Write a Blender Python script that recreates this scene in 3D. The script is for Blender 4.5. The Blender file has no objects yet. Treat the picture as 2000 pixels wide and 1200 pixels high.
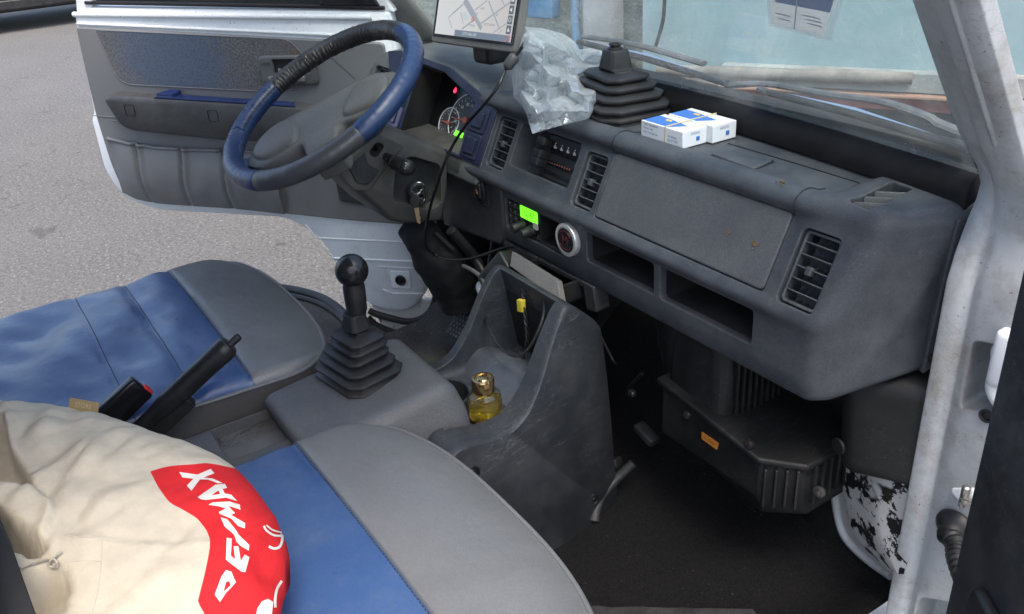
import bpy, bmesh, math, random
import numpy as np
from mathutils import Vector, Matrix, noise
from mathutils.bvhtree import BVHTree

# ------------------------------------------------------------------ camera, world, light
scene = bpy.context.scene
COL = scene.collection
CAM = np.array([1.06, -0.78, 1.5])
RV = np.array([[0.54930576, 0.35325129, -0.75728245],
               [0.83333205, -0.29861571, 0.46517347],
               [-0.06181331, -0.8865902, -0.45840695]])   # columns: image right, image down, view direction
FPX = 1715.0
cd = bpy.data.cameras.new('camera'); co = bpy.data.objects.new('camera', cd); COL.objects.link(co)
cd.sensor_fit = 'HORIZONTAL'; cd.sensor_width = 36.0; cd.lens = 36.0 * FPX / 2000.0
cd.clip_start = 0.02; cd.clip_end = 500
mw = Matrix.Identity(4)
for i in range(3):
    mw[i][0] = RV[i, 0]; mw[i][1] = -RV[i, 1]; mw[i][2] = -RV[i, 2]; mw[i][3] = CAM[i]
co.matrix_world = mw
scene.camera = co

SUN_EL, SUN_AZ = math.radians(64), math.radians(105)      # azimuth measured clockwise from +Y (straight ahead)
w = bpy.data.worlds.new('World'); scene.world = w; w.use_nodes = True
nt = w.node_tree; nt.nodes.clear()
sky = nt.nodes.new('ShaderNodeTexSky'); sky.sky_type = 'NISHITA'; sky.sun_disc = False
sky.sun_elevation = SUN_EL; sky.sun_rotation = SUN_AZ; sky.air_density = 1.0; sky.dust_density = 4.0; sky.ozone_density = 1.0
bg = nt.nodes.new('ShaderNodeBackground'); bg.inputs[1].default_value = 0.15
wo = nt.nodes.new('ShaderNodeOutputWorld')
nt.links.new(sky.outputs[0], bg.inputs[0]); nt.links.new(bg.outputs[0], wo.inputs[0])
sl = bpy.data.lights.new('sun', 'SUN'); sl.energy = .6; sl.angle = math.radians(22); sl.color = (1.0, 0.96, 0.9)
so = bpy.data.objects.new('sun', sl); COL.objects.link(so)
sd = Vector((math.sin(SUN_AZ) * math.cos(SUN_EL), math.cos(SUN_AZ) * math.cos(SUN_EL), math.sin(SUN_EL)))
so.location = sd * 30; so.rotation_euler = (-sd).to_track_quat('-Z', 'Y').to_euler()
scene.view_settings.view_transform = 'Standard'; scene.view_settings.look = 'None'
scene.view_settings.exposure = 1.65; scene.view_settings.gamma = 1.0
scene.render.engine = 'CYCLES'
scene.cycles.max_bounces = 8; scene.cycles.transparent_max_bounces = 16
random.seed(7)

# ------------------------------------------------------------------ geometry helpers
def V(*a): return np.array(a, float)
def unit(a): a = np.array(a, float); return a / np.linalg.norm(a)
def ray(u, v):
    return RV @ np.array([u - 1000.0, v - 600.0, FPX])
def P(u, v, ax, val):
    """point where the view line through photo pixel (u, v) meets a real plane of the cab"""
    d = ray(u, v)
    if isinstance(ax, str):
        i = 'xyz'.index(ax); t = (val - CAM[i]) / d[i]
    else:
        n = np.array(val, float); t = ((np.array(ax, float) - CAM) @ n) / (d @ n)
    return CAM + t * d
class Fr:
    """a flat frame: origin, two axes in the plane, the outward normal"""
    def __init__(s, o, ex, ey):
        s.o = np.array(o, float); s.ex = unit(ex); ey = np.array(ey, float)
        ey = ey - s.ex * (ey @ s.ex); s.ey = unit(ey); s.n = np.cross(s.ex, s.ey)
    def w(s, a, b, c=0.0): return s.o + s.ex * a + s.ey * b + s.n * c
    def px(s, u, v, c=0.0):
        p = P(u, v, s.w(0, 0, c), s.n) - s.o
        return (float(p @ s.ex), float(p @ s.ey))
    def sh(s, c): return Fr(s.w(0, 0, c), s.ex, s.ey)

def rrect(a0, b0, a1, b1, r, n=5):
    """rounded rectangle, counter clockwise"""
    r = min(r, abs(a1 - a0) / 2 * .99, abs(b1 - b0) / 2 * .99)
    out = []
    for cx, cy, t0 in ((a1 - r, b1 - r, 0), (a0 + r, b1 - r, 90), (a0 + r, b0 + r, 180), (a1 - r, b0 + r, 270)):
        for k in range(n + 1):
            t = math.radians(t0 + 90 * k / n); out.append((cx + r * math.cos(t), cy + r * math.sin(t)))
    return out
def rpoly(pts, r, n=4):
    """polygon with rounded corners (2-D)"""
    out = []; m = len(pts)
    rs = r if isinstance(r, (list, tuple)) else [r] * m
    for i in range(m):
        p0, p1, p2 = (np.array(pts[(i + k) % m], float) for k in (-1, 0, 1))
        a, b = p0 - p1, p2 - p1; la, lb = np.linalg.norm(a), np.linalg.norm(b)
        d = min(rs[i], la * .45, lb * .45)
        if d < 1e-6: out.append(tuple(p1)); continue
        s, e = p1 + a / la * d, p1 + b / lb * d
        for k in range(n + 1):
            t = k / n; q = (1 - t) ** 2 * s + 2 * t * (1 - t) * p1 + t * t * e; out.append(tuple(q))
    return out
def spline(pts, n=8, closed=False):
    """Catmull-Rom through the points"""
    p = [np.array(q, float) for q in pts]; m = len(p); out = []
    for i in range(m if closed else m - 1):
        if closed: a, b, c, d = p[i - 1], p[i], p[(i + 1) % m], p[(i + 2) % m]
        else: a, b, c, d = p[max(i - 1, 0)], p[i], p[i + 1], p[min(i + 2, m - 1)]
        for k in range(n):
            t = k / n
            out.append(.5 * ((2 * b) + (c - a) * t + (2 * a - 5 * b + 4 * c - d) * t * t + (3 * b - a - 3 * c + d) * t ** 3))
    if not closed: out.append(p[-1])
    return out
def smooth01(t): t = min(max(t, 0), 1); return t * t * (3 - 2 * t)

ORG = {}
class MB:
    def __init__(s): s.v = []; s.f = []; s.m = []; s.mi = 0
    def mat(s, i): s.mi = i; return s
    def add(s, vs, fs):
        o = len(s.v); s.v += [tuple(float(c) for c in q) for q in vs]
        for f in fs: s.f.append(tuple(i + o for i in f)); s.m.append(s.mi)
        return s
    def poly(s, pts): return s.add(pts, [tuple(range(len(pts)))])
    def prism(s, pts, vec):
        n = len(pts); vec = np.array(vec, float); a = [np.array(p, float) for p in pts]
        return s.add(a + [p + vec for p in a], [tuple(range(n - 1, -1, -1)), tuple(range(n, 2 * n))] + [(i, (i + 1) % n, n + (i + 1) % n, n + i) for i in range(n)])
    def fprism(s, fr, pts, c0, c1):
        return s.prism([fr.w(a, b, c0) for a, b in pts], fr.n * (c1 - c0))
    def box(s, c, ex, ey, ez, h):
        c = np.array(c, float); ex, ey, ez = (np.array(e, float) for e in (ex, ey, ez))
        pts = [c + ex * (sx * h[0]) + ey * (sy * h[1]) + ez * (-h[2]) for sx, sy in ((-1, -1), (1, -1), (1, 1), (-1, 1))]
        return s.prism(pts, ez * 2 * h[2])
    def abox(s, x0, y0, z0, x1, y1, z1):
        return s.prism([(x0, y0, z0), (x1, y0, z0), (x1, y1, z0), (x0, y1, z0)], (0, 0, z1 - z0))
    def loft(s, rings, closed=True, caps=True):
        n = len(rings[0]); vs = [p for r in rings for p in r]; fs = []
        for k in range(len(rings) - 1):
            for i in range(n if closed else n - 1):
                j = (i + 1) % n; fs.append((k * n + i, k * n + j, (k + 1) * n + j, (k + 1) * n + i))
        if caps:
            fs.append(tuple(range(n - 1, -1, -1))); fs.append(tuple(range((len(rings) - 1) * n, len(rings) * n)))
        return s.add(vs, fs)
    def tube(s, path, r, n=10, closed=False, caps=True, flat=1.0):
        p = [np.array(q, float) for q in path]; m = len(p)
        T = []
        for i in range(m):
            a = p[i - 1] if (i > 0 or closed) else p[i]; b = p[(i + 1) % m] if (i < m - 1 or closed) else p[i]
            T.append(unit(b - a))
        up = np.array([0, 0, 1.0]) if abs(T[0][2]) < .9 else np.array([1.0, 0, 0])
        N = unit(np.cross(T[0], up)); rings = []
        for i in range(m):
            N = N - T[i] * (N @ T[i]); N = unit(N); B = np.cross(T[i], N)
            ri = r[i] if isinstance(r, (list, tuple)) else r
            rings.append([p[i] + N * (math.cos(2 * math.pi * k / n) * ri) + B * (math.sin(2 * math.pi * k / n) * ri * flat) for k in range(n)])
        if closed: rings.append(rings[0])
        return s.loft(rings, True, caps and not closed)
    def lathe(s, prof, o, ax, n=24, ref=None):
        """prof: list of (radius, height along axis)"""
        ax = unit(ax); ref = np.array(ref if ref is not None else ((1, 0, 0) if abs(ax[0]) < .8 else (0, 1, 0)), float)
        e1 = unit(ref - ax * (ref @ ax)); e2 = np.cross(ax, e1); o = np.array(o, float)
        rings = [[o + ax * h + (e1 * math.cos(2 * math.pi * k / n) + e2 * math.sin(2 * math.pi * k / n)) * max(r, 1e-5) for k in range(n)] for r, h in prof]
        return s.loft(rings)
    def grid(s, rows):
        n = len(rows[0]); vs = [p for r in rows for p in r]
        return s.add(vs, [(k * n + i, k * n + i + 1, (k + 1) * n + i + 1, (k + 1) * n + i) for k in range(len(rows) - 1) for i in range(n - 1)])
    def rbox(s, c, h, r, ex=(1, 0, 0), ey=(0, 1, 0), ez=(0, 0, 1), n=3, lin=2, fn=None):
        """box with rounded edges; r may differ per axis; fn deforms local coords"""
        if not isinstance(r, (list, tuple)): r = (r, r, r)
        r = [min(r[i], h[i] * .999) for i in range(3)]
        axes = []
        for i in range(3):
            arc = [-h[i] + r[i] * (1 - math.cos(math.pi / 2 * k / n)) for k in range(n)]
            L = [-h[i] + r[i] + (2 * (h[i] - r[i])) * k / lin for k in range(lin + 1)]
            axes.append(arc + L + [-a for a in arc[::-1]])
        key = {}; vs = []; fs = []
        def vid(q):
            k = tuple(round(t, 7) for t in q)
            if k not in key:
                o = []; cc = []
                for i in range(3):
                    ci = min(max(q[i], -h[i] + r[i]), h[i] - r[i]); cc.append(ci); o.append((q[i] - ci) / r[i] if r[i] > 1e-9 else 0)
                l = math.sqrt(sum(t * t for t in o)) or 1; 
                p = [cc[i] + r[i] * o[i] / l for i in range(3)]
                if fn: p = fn(*p)
                key[k] = len(vs); vs.append(np.array(c, float) + np.array(ex, float) * p[0] + np.array(ey, float) * p[1] + np.array(ez, float) * p[2])
            return key[k]
        for a in range(3):
            b, d = (a + 1) % 3, (a + 2) % 3
            for sgn in (-1, 1):
                for i in range(len(axes[b]) - 1):
                    for j in range(len(axes[d]) - 1):
                        q = []
                        for bi, dj in ((i, j), (i + 1, j), (i + 1, j + 1), (i, j + 1)):
                            t = [0, 0, 0]; t[a] = sgn * h[a]; t[b] = axes[b][bi]; t[d] = axes[d][dj]; q.append(vid(t))
                        if len(set(q)) < 3: continue
                        fs.append(tuple(q) if sgn > 0 else tuple(q[::-1]))
        return s.add(vs, fs)
    def build(s, name, mats, parent=None, smooth=40, bevel=0, bseg=2, label=None, sub=0, recalc=True, origin=None):
        me = bpy.data.meshes.new(name); A = np.array(s.v)
        o = np.array(origin, float) if origin is not None else np.array([(A[:, 0].min() + A[:, 0].max()) / 2, (A[:, 1].min() + A[:, 1].max()) / 2, A[:, 2].min()])
        me.from_pydata([tuple(q) for q in (A - o)], [], s.f)
        if not isinstance(mats, (list, tuple)): mats = [mats]
        for m in mats: me.materials.append(m)
        me.polygons.foreach_set('material_index', s.m); me.update()
        if recalc:
            b = bmesh.new(); b.from_mesh(me); bmesh.ops.recalc_face_normals(b, faces=b.faces); b.to_mesh(me); b.free()
        if smooth is not None:
            me.shade_smooth(); me.set_sharp_from_angle(angle=math.radians(smooth))
        ob = bpy.data.objects.new(name, me); COL.objects.link(ob); put(ob, o, parent)
        if bevel:
            md = ob.modifiers.new('bevel', 'BEVEL'); md.width = bevel; md.segments = bseg; md.limit_method = 'ANGLE'; md.angle_limit = math.radians(35); md.harden_normals = False
        if sub:
            md = ob.modifiers.new('sub', 'SUBSURF'); md.levels = sub; md.render_levels = sub
        if label: ob['label'] = label
        return ob
def put(ob, o, parent):
    po = ORG[parent.name] if parent is not None else np.zeros(3)
    ORG[ob.name] = np.array(o, float); ob.location = tuple(np.array(o, float) - po)
    if parent is not None: ob.parent = parent
def thing(name, loc, label, cat, group=None):
    ob = bpy.data.objects.new(name, None); ob.empty_display_size = .05; COL.objects.link(ob); put(ob, loc, None)
    return tag(ob, label, cat, group)
def tag(ob, label, cat, group=None):
    ob['label'] = label; ob['category'] = cat
    if group: ob['group'] = group
    return ob
def cut(ob, cutters):
    """boolean difference with a mesh builder of closed cutters, applied at once"""
    for mb in cutters:
        c = mb.build('cutter', [], None, smooth=None)
        md = ob.modifiers.new('cut', 'BOOLEAN'); md.operation = 'DIFFERENCE'; md.solver = 'EXACT'; md.object = c
        bpy.context.view_layer.update()
        dg = bpy.context.evaluated_depsgraph_get()
        me = bpy.data.meshes.new_from_object(ob.evaluated_get(dg))
        ob.modifiers.remove(md); ob.data = me
        cm = c.data; bpy.data.objects.remove(c); bpy.data.meshes.remove(cm)
    ob.data.shade_smooth(); ob.data.set_sharp_from_angle(angle=math.radians(52))

# ------------------------------------------------------------------ materials
def srgb(r, g, b):
    f = lambda c: (c / 255 / 12.92) if c / 255 <= .04045 else ((c / 255 + .055) / 1.055) ** 2.4
    return (f(r), f(g), f(b))
class M:
    def __init__(s, name):
        s.m = bpy.data.materials.new(name); s.m.use_nodes = True; s.t = s.m.node_tree; s.n = s.t.nodes
        s.p = s.n['Principled BSDF']; s.out = s.n['Material Output']; s.tc = s.n.new('ShaderNodeTexCoord')
    def node(s, ty, **k):
        q = s.n.new(ty)
        for a, b in k.items(): setattr(q, a, b)
        return q
    def link(s, a, b): s.t.links.new(a, b)
    def noise(s, scale, detail=4, rough=.55, vec=None, dist=0):
        q = s.node('ShaderNodeTexNoise'); q.inputs['Scale'].default_value = scale; q.inputs['Detail'].default_value = detail
        q.inputs['Roughness'].default_value = rough; q.inputs['Distortion'].default_value = dist
        s.link(vec if vec is not None else s.tc.outputs['Object'], q.inputs['Vector']); return q.outputs[0]
    def ramp(s, src, stops):
        q = s.node('ShaderNodeValToRGB'); e = q.color_ramp.elements
        while len(e) < len(stops): e.new(.5)
        for i, (p, c) in enumerate(stops): e[i].position = p; e[i].color = (c, c, c, 1) if not isinstance(c, tuple) else (*c, 1)
        s.link(src, q.inputs[0]); return q.outputs[0]
    def mix(s, fac, a, b, mode='MIX'):
        q = s.node('ShaderNodeMix', data_type='RGBA', blend_type=mode)
        for sock, val in ((q.inputs[0], fac), (q.inputs[6], a), (q.inputs[7], b)):
            if isinstance(val, (int, float)): sock.default_value = val
            elif isinstance(val, tuple): sock.default_value = (*val, 1)
            else: s.link(val, sock)
        return q.outputs[2]
    def math(s, op, a, b=0.0):
        q = s.node('ShaderNodeMath', operation=op)
        for sock, val in zip(q.inputs, (a, b)):
            if isinstance(val, (int, float)): sock.default_value = val
            else: s.link(val, sock)
        return q.outputs[0]
    def scratches(s, scale=9, dens=.5):
        """thin pale scuffs: stretched, warped noise lines masked by a coarse noise"""
        outs = []
        for rot in ((.3, .8, .2), (1.4, .2, 1.1)):
            mp = s.node('ShaderNodeMapping'); mp.inputs['Rotation'].default_value = rot; mp.inputs['Scale'].default_value = (1, .12, 1)
            s.link(s.tc.outputs['Object'], mp.inputs['Vector'])
            q = s.noise(scale * 6, 2, .5, mp.outputs[0], .25)
            d = s.math('ABSOLUTE', s.math('SUBTRACT', q, .5)); outs.append(s.ramp(d, [(0, 1.0), (.006, 0.0)]))
        mask = s.ramp(s.noise(scale, 3), [(1 - dens - .06, 0.0), (1 - dens + .04, 1.0)])
        return s.math('MULTIPLY', s.math('MAXIMUM', outs[0], outs[1]), mask)
    def bump(s, h, strength=.2, dist=.001, normal=None):
        q = s.node('ShaderNodeBump'); q.inputs['Strength'].default_value = strength; q.inputs['Distance'].default_value = dist
        s.link(h, q.inputs['Height'])
        if normal is not None: s.link(normal, q.inputs['Normal'])
        return q.outputs[0]
    def bev(s, r):
        q = s.node('ShaderNodeBevel', samples=4); q.inputs['Radius'].default_value = r; return q.outputs[0]
def plastic(name, col, rough=.55, var=.25, grain=900, gs=.15, dust=0.0, dustcol=(.3, .29, .27), scr=0.0, bev=.003, spec=.4, dscale=14, wear=0.0, scrcol=(.30, .31, .31)):
    k = M(name); c2 = tuple(min(1, t * (1 + var)) for t in col); c1 = tuple(t * (1 - var) for t in col)
    c = k.mix(k.ramp(k.noise(7, 6), [(.3, 0.0), (.7, 1.0)]), c1, c2)
    if grain: c = k.mix(1.0, c, k.ramp(k.noise(430, 3, .7), [(.30, .74), (.70, 1.26)]), 'MULTIPLY')
    if dust:
        d = k.ramp(k.noise(dscale, 8, .7), [(.42, 0.0), (.8, 1.0)])
        c = k.mix(k.math('MULTIPLY', d, dust), c, dustcol)
        sp = k.ramp(k.noise(420, 2), [(.72, 0.0), (.76, 1.0)])
        c = k.mix(k.math('MULTIPLY', sp, dust * .8), c, dustcol)
    if scr: c = k.mix(k.math('MULTIPLY', k.scratches(), scr), c, scrcol)
    if wear:
        ge = k.node('ShaderNodeNewGeometry'); dt = k.node('ShaderNodeVectorMath', operation='DOT_PRODUCT')
        k.link(k.bev(.0045), dt.inputs[0]); k.link(ge.outputs['Normal'], dt.inputs[1])
        ed = k.math('MULTIPLY', k.ramp(dt.outputs['Value'], [(.86, 1.0), (.985, 0.0)]), k.ramp(k.noise(55, 6, .75), [(.35, .1), (.7, 1.0)]))
        c = k.mix(k.math('MULTIPLY', ed, wear), c, (.21, .22, .225))
    k.link(c, k.p.inputs['Base Color'])
    rr = k.ramp(k.noise(30, 5), [(.25, max(rough - .1, .03)), (.75, min(rough + .12, 1))]); k.link(rr, k.p.inputs['Roughness'])
    k.p.inputs['Specular IOR Level'].default_value = spec
    nrm = k.bev(bev) if bev else None
    if gs: k.link(k.bump(k.noise(grain, 3), gs, .0006, nrm), k.p.inputs['Normal'])
    elif nrm is not None: k.link(nrm, k.p.inputs['Normal'])
    return k.m
def simple(name, col, rough=.5, metal=0.0, emit=None, es=1.0, alpha=1.0):
    k = M(name); k.p.inputs['Base Color'].default_value = (*col, 1); k.p.inputs['Roughness'].default_value = rough; k.p.inputs['Metallic'].default_value = metal
    if emit: k.p.inputs['Emission Color'].default_value = (*emit, 1); k.p.inputs['Emission Strength'].default_value = es
    return k.m
MAT = {}
MAT['dash'] = plastic('dash_plastic', (.043, .049, .057), .55, .18, 1400, .22, .14, scr=.10, wear=.55)
MAT['dash_dark'] = plastic('dark_plastic', (.020, .022, .025), .5, .3, 1200, .2, .12, scr=.15)
MAT['hood'] = plastic('hood_plastic', (.088, .094, .094), .6, .15, 1400, .2, .2)
MAT['trim'] = plastic('cockpit_plastic', (.058, .057, .054), .52, .22, 1400, .2, .25, (.22, .19, .15))
MAT['hub'] = plastic('hub_plastic', (.112, .111, .105), .5, .2, 1600, .25, .25, (.17, .15, .12))
MAT['black'] = plastic('black_plastic', (.012, .012, .013), .38, .2, 1400, .12, .08)
MAT['gloss_black'] = plastic('gloss_black_plastic', (.008, .008, .009), .18, .1, 0, 0, .03)
MAT['rubber'] = plastic('black_rubber', (.014, .014, .015), .5, .25, 700, .12, .10, (.09, .085, .08))
MAT['seal'] = plastic('screen_seal_rubber', (.010, .010, .011), .75, .3, 300, .2, .10, (.06, .06, .055), spec=.2)
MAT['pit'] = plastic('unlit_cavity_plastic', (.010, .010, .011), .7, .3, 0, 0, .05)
MAT['console'] = plastic('console_plastic', (.026, .030, .036), .5, .2, 1400, .25, .10, scr=.16, dscale=20, wear=.55)
MAT['tunnel'] = plastic('tunnel_plastic', (.082, .087, .092), .5, .2, 1400, .25, .22, (.16, .13, .10))
MAT['navy'] = plastic('navy_plastic', (.011, .015, .042), .42, .15, 1400, .1, .1)
MAT['navy_lit'] = plastic('lit_navy_plastic', (.13, .14, .25), .4, .15, 1400, .1, .1)  # navy made paler, light reflecting off the left blanks put into the colour
MAT['hvac'] = plastic('heater_plastic', (.006, .0065, .007), .55, .35, 900, .2, .12, (.05, .05, .047), scr=.3, scrcol=(.1, .1, .1))
MAT['chrome'] = simple('bright_metal', (.75, .75, .74), .18, 1.0)
MAT['steel'] = simple('dull_steel', (.45, .44, .42), .42, 1.0)
# ------------------------------------------------------------------ ground
k = M('asphalt'); 
base = k.mix(k.ramp(k.noise(1.3, 8, .65), [(.3, 0.0), (.7, 1.0)]), (.085, .081, .074), (.125, .120, .110))
base = k.mix(k.ramp(k.noise(48, 6, .85), [(.42, 0.0), (.62, 1.0)]), base, (.19, .184, .170))
base = k.mix(k.ramp(k.noise(75, 3, .7), [(.56, 0.0), (.66, .9)]), base, (.045, .043, .04))
base = k.mix(k.ramp(k.noise(62, 2, .6), [(.62, 0.0), (.70, .9)]), base, (.33, .32, .30))
base = k.mix(k.ramp(k.noise(2.2, 5, .6, None, 1.5), [(.64, 0.0), (.68, .55)]), base, (.05, .048, .046))
vor = k.node('ShaderNodeTexVoronoi', feature='DISTANCE_TO_EDGE'); vor.inputs['Scale'].default_value = .55
mp = k.node('ShaderNodeMapping'); k.link(k.tc.outputs['Object'], mp.inputs['Vector'])
wv = k.node('ShaderNodeTexNoise'); wv.inputs['Scale'].default_value = 2.5; k.link(mp.outputs[0], wv.inputs['Vector'])
ad = k.node('ShaderNodeVectorMath', operation='ADD'); k.link(mp.outputs[0], ad.inputs[0]); k.link(wv.outputs[1], ad.inputs[1]); k.link(ad.outputs[0], vor.inputs['Vector'])
base = k.mix(k.ramp(vor.outputs[0], [(0.001, .4), (.006, 0.0)]), base, (.07, .065, .06))
k.link(base, k.p.inputs['Base Color']); k.p.inputs['Roughness'].default_value = .85
k.link(k.bump(k.noise(70, 5, .75), 1.0, .012), k.p.inputs['Normal'])
g = MB(); g.poly([(-160, -160, 0), (160, -160, 0), (160, 160, 0), (-160, 160, 0)])
gr = g.build('asphalt_ground', k.m, None, None); gr['kind'] = 'structure'

# ------------------------------------------------------------------ the van: one thing, its parts are children
van = thing('white_van', (-.06, -.3, 0), 'white van with open front doors, grey dashboard and blue and grey seats', 'van')
k = M('white_paint')
c = k.mix(k.ramp(k.noise(5, 6), [(.3, 0.0), (.7, 1.0)]), (.74, .77, .78), (.82, .84, .845))
c = k.mix(k.math('MULTIPLY', k.ramp(k.noise(18, 8, .75), [(.52, 0.0), (.75, 1.0)]), .35), c, (.36, .33, .28))
c = k.mix(k.ramp(k.noise(260, 2), [(.70, 0.0), (.73, .8)]), c, (.10, .09, .08))
c = k.mix(k.math('MULTIPLY', k.scratches(7, .4), .3), c, (.25, .22, .19))
k.link(c, k.p.inputs['Base Color']); k.p.inputs['Roughness'].default_value = .35
k.link(k.bump(k.noise(14, 3), .1, .004, k.bev(.005)), k.p.inputs['Normal'])
MAT['white'] = k.m
k = M('shaded_stained_white_paint')  # van white darkened to paint in pillar shade; stains and specks are dirt
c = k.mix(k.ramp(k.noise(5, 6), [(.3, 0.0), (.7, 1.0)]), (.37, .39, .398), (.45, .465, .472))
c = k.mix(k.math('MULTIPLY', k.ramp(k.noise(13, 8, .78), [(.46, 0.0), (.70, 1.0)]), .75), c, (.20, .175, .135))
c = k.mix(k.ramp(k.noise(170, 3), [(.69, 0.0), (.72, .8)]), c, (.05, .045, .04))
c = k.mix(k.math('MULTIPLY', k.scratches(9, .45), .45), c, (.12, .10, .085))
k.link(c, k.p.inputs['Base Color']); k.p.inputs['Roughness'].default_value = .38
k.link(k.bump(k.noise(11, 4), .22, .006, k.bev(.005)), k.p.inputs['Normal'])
MAT['shaded_white'] = k.m
k = M('chipped_white_paint')
chip = k.math('MULTIPLY', k.ramp(k.noise(34, 8, .68), [(.50, 0.0), (.508, 1.0)]), k.ramp(k.noise(7, 3), [(.47, 0.0), (.485, 1.0)]))
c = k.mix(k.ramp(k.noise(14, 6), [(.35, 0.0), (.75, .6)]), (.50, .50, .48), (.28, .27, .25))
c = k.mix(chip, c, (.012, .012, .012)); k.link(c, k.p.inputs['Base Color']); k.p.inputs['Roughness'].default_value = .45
k.link(k.bump(chip, -.6, .0015), k.p.inputs['Normal'])
MAT['chip'] = k.m
k = M('floor_carpet')
c = k.mix(k.ramp(k.noise(300, 3, .7), [(.35, 0.0), (.7, 1.0)]), (.005, .005, .0054), (.018, .018, .019))
c = k.mix(k.ramp(k.noise(12, 6, .7), [(.5, 0.0), (.8, .35)]), c, (.018, .0175, .017))
c = k.mix(k.ramp(k.noise(210, 1), [(.76, 0.0), (.78, .7)]), c, (.11, .105, .10))
k.link(c, k.p.inputs['Base Color']); k.p.inputs['Roughness'].default_value = .95; k.p.inputs['Specular IOR Level'].default_value = .15
k.link(k.bump(k.noise(160, 5, .8), 1.0, .004), k.p.inputs['Normal'])
MAT['carpet'] = k.m

# floor of the cab
f = MB(); rows = []
for i in range(41):
    y = -.9 + 1.3 * i / 40; r = []
    for j in range(61):
        x = -.70 + 1.26 * j / 60
        z = .485 + .012 * noise.noise((x * 6, y * 6, 0)) + .006 * noise.noise((x * 23, y * 23, 3))
        z += .16 * smooth01((y - .12) / .2) + .05 * smooth01((x - .47) / .09)
        r.append((x, y, z))
    rows.append(r)
f.grid(rows); f.build('carpet', MAT['carpet'], van, 60)
f = MB(); f.abox(-.70, -1.6, .36, .57, .36, .44); f.build('floor_pan', MAT['white'], van, 30)
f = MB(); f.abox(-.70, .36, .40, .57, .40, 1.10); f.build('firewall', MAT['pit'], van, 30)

# ------------------------------------------------------------------ door jamb and screen pillar on the passenger side
j = MB()
pro = [(.552, .150), (.560, .118), (.566, .103), (.584, .100), (.589, .104), (.596, .108), (.603, .104), (.610, .101), (.690, .097), (.720, .10), (.735, .17), (.60, .20)]
psec = [(.548, .012), (.548, -.004), (.552, -.014), (.572, -.028), (.582, -.031), (.590, -.036), (.597, -.043), (.603, -.044), (.628, -.053), (.640, -.046), (.643, -.028), (.60, .025)]
rings = []
for z in (.40, .46, .60, .80, .95, 1.0, 1.04, 1.07, 1.09, 1.11, 1.13, 1.15, 1.17, 1.19, 1.21, 1.23, 1.26, 1.30, 1.36, 1.42, 1.5, 1.6, 1.75):
    t = smooth01((z - 1.04) / .17); yp = .165 - .76 * (z - 1.14); r_ = []
    bul = .012 * math.exp(-((z - 1.155) / .035) ** 2)
    for i_, ((x0, y0), (x1, y1)) in enumerate(zip(pro, psec)):
        x0 += (.006 * math.sin(z * 9) if 6 < i_ < 10 else 0)
        r_.append((x0 * (1 - t) + x1 * t + (bul if i_ < 5 else 0), y0 * (1 - t) + (y1 + yp) * t, z))
    rings.append(r_)
j.loft(rings)
jamb = j.build('door_pillar', MAT['shaded_white'], van, 35)
JF = Fr((0, .10, 0), (1, 0, 0), (0, 0, 1))
def jpx(u, v): return JF.px(u, v)
c1 = MB(); c1.fprism(JF, rpoly([jpx(1897, 664), jpx(2030, 690), jpx(2030, 812), jpx(1870, 800)], .012), -.05, .03)
c2 = MB(); c2.fprism(JF, rpoly([jpx(1795, 1166), jpx(1890, 1180), jpx(1890, 1260), jpx(1770, 1260)], .012), -.05, .03)
cut(jamb, [c1, c2])
def yb(x): return .165 + .05 * (1 - ((x + .06) / .61) ** 2)
MAT['lining'] = plastic('grey_lining', (.22, .22, .205), .6, .12, 900, .2, .2, (.3, .28, .24))
p = MB(); rings = []
for i in range(15):
    z = 1.05 + .70 * i / 14; yp = .165 - .76 * (z - 1.14)
    rings.append([(-.118 - x, y + yp, z) for x, y in psec])
p.loft(rings); p.build('screen_pillar', MAT['lining'], van, 50)
# sill below and the drip rail of the pillar
d = MB(); d.tube(spline([(.617, .165 - .76 * (z - 1.14) - .049, z) for z in (1.22, 1.3, 1.45, 1.6, 1.75)], 5), .0035, 8); d.build('drip_rail', MAT['shaded_white'], van)
s = MB(); s.rbox((.62, -.55, .42), (.06, .66, .05), .015); s.build('door_sill', MAT['white'], van)

# kick panel with chipped paint
FLC = spline([np.array(q, float) for q in ((1622, 880), (1630, 940), (1637, 1000), (1652, 1045), (1690, 1085), (1742, 1122))], 6)
RTC = spline([np.array(q, float) for q in ((1830, 860), (1820, 920), (1805, 980), (1792, 1030), (1780, 1075), (1765, 1122))], 6)
kp = MB(); rows = []; lpt = []
for q, (l_, r_) in enumerate(zip(FLC, RTC)):
    row = []
    for i in range(25):
        t = i / 24; u, v = l_ + (r_ - l_) * t; row.append(P(u, v, 'y', .150 - .035 * smooth01(t / .5) + .020 * (1 - smooth01(t / .12)) - .02 * (q / len(FLC)) ** 2))
    rows.append(row); lpt.append(row[0] + (.002, -.004, 0))
kp.grid(rows); kp.build('kick_panel', MAT['chip'], van, 60)
lip = MB(); lip.tube(lpt, .0065, 8); lip.build('panel_flange', MAT['shaded_white'], van)

# roof, headliner and bulkhead behind the seats
HL = plastic('headliner', (.30, .30, .29), .9, .1, 300, .3, .1, bev=0)
rf = MB(); rf.rbox((-.06, -.95, 1.80), (.70, .68, .04), .035, n=4, lin=4); rfo = rf.build('roof', MAT['white'], van, 50)
rf = MB(); rf.abox(-.68, -1.58, 1.745, .56, -.30, 1.757); rf.build('headliner', HL, rfo, 30)
bk = MB(); bk.abox(-.72, -1.22, .42, .60, -1.18, 1.76); bk.build('cab_bulkhead', MAT['card'] if 'card' in MAT else HL, van, 30)

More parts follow.
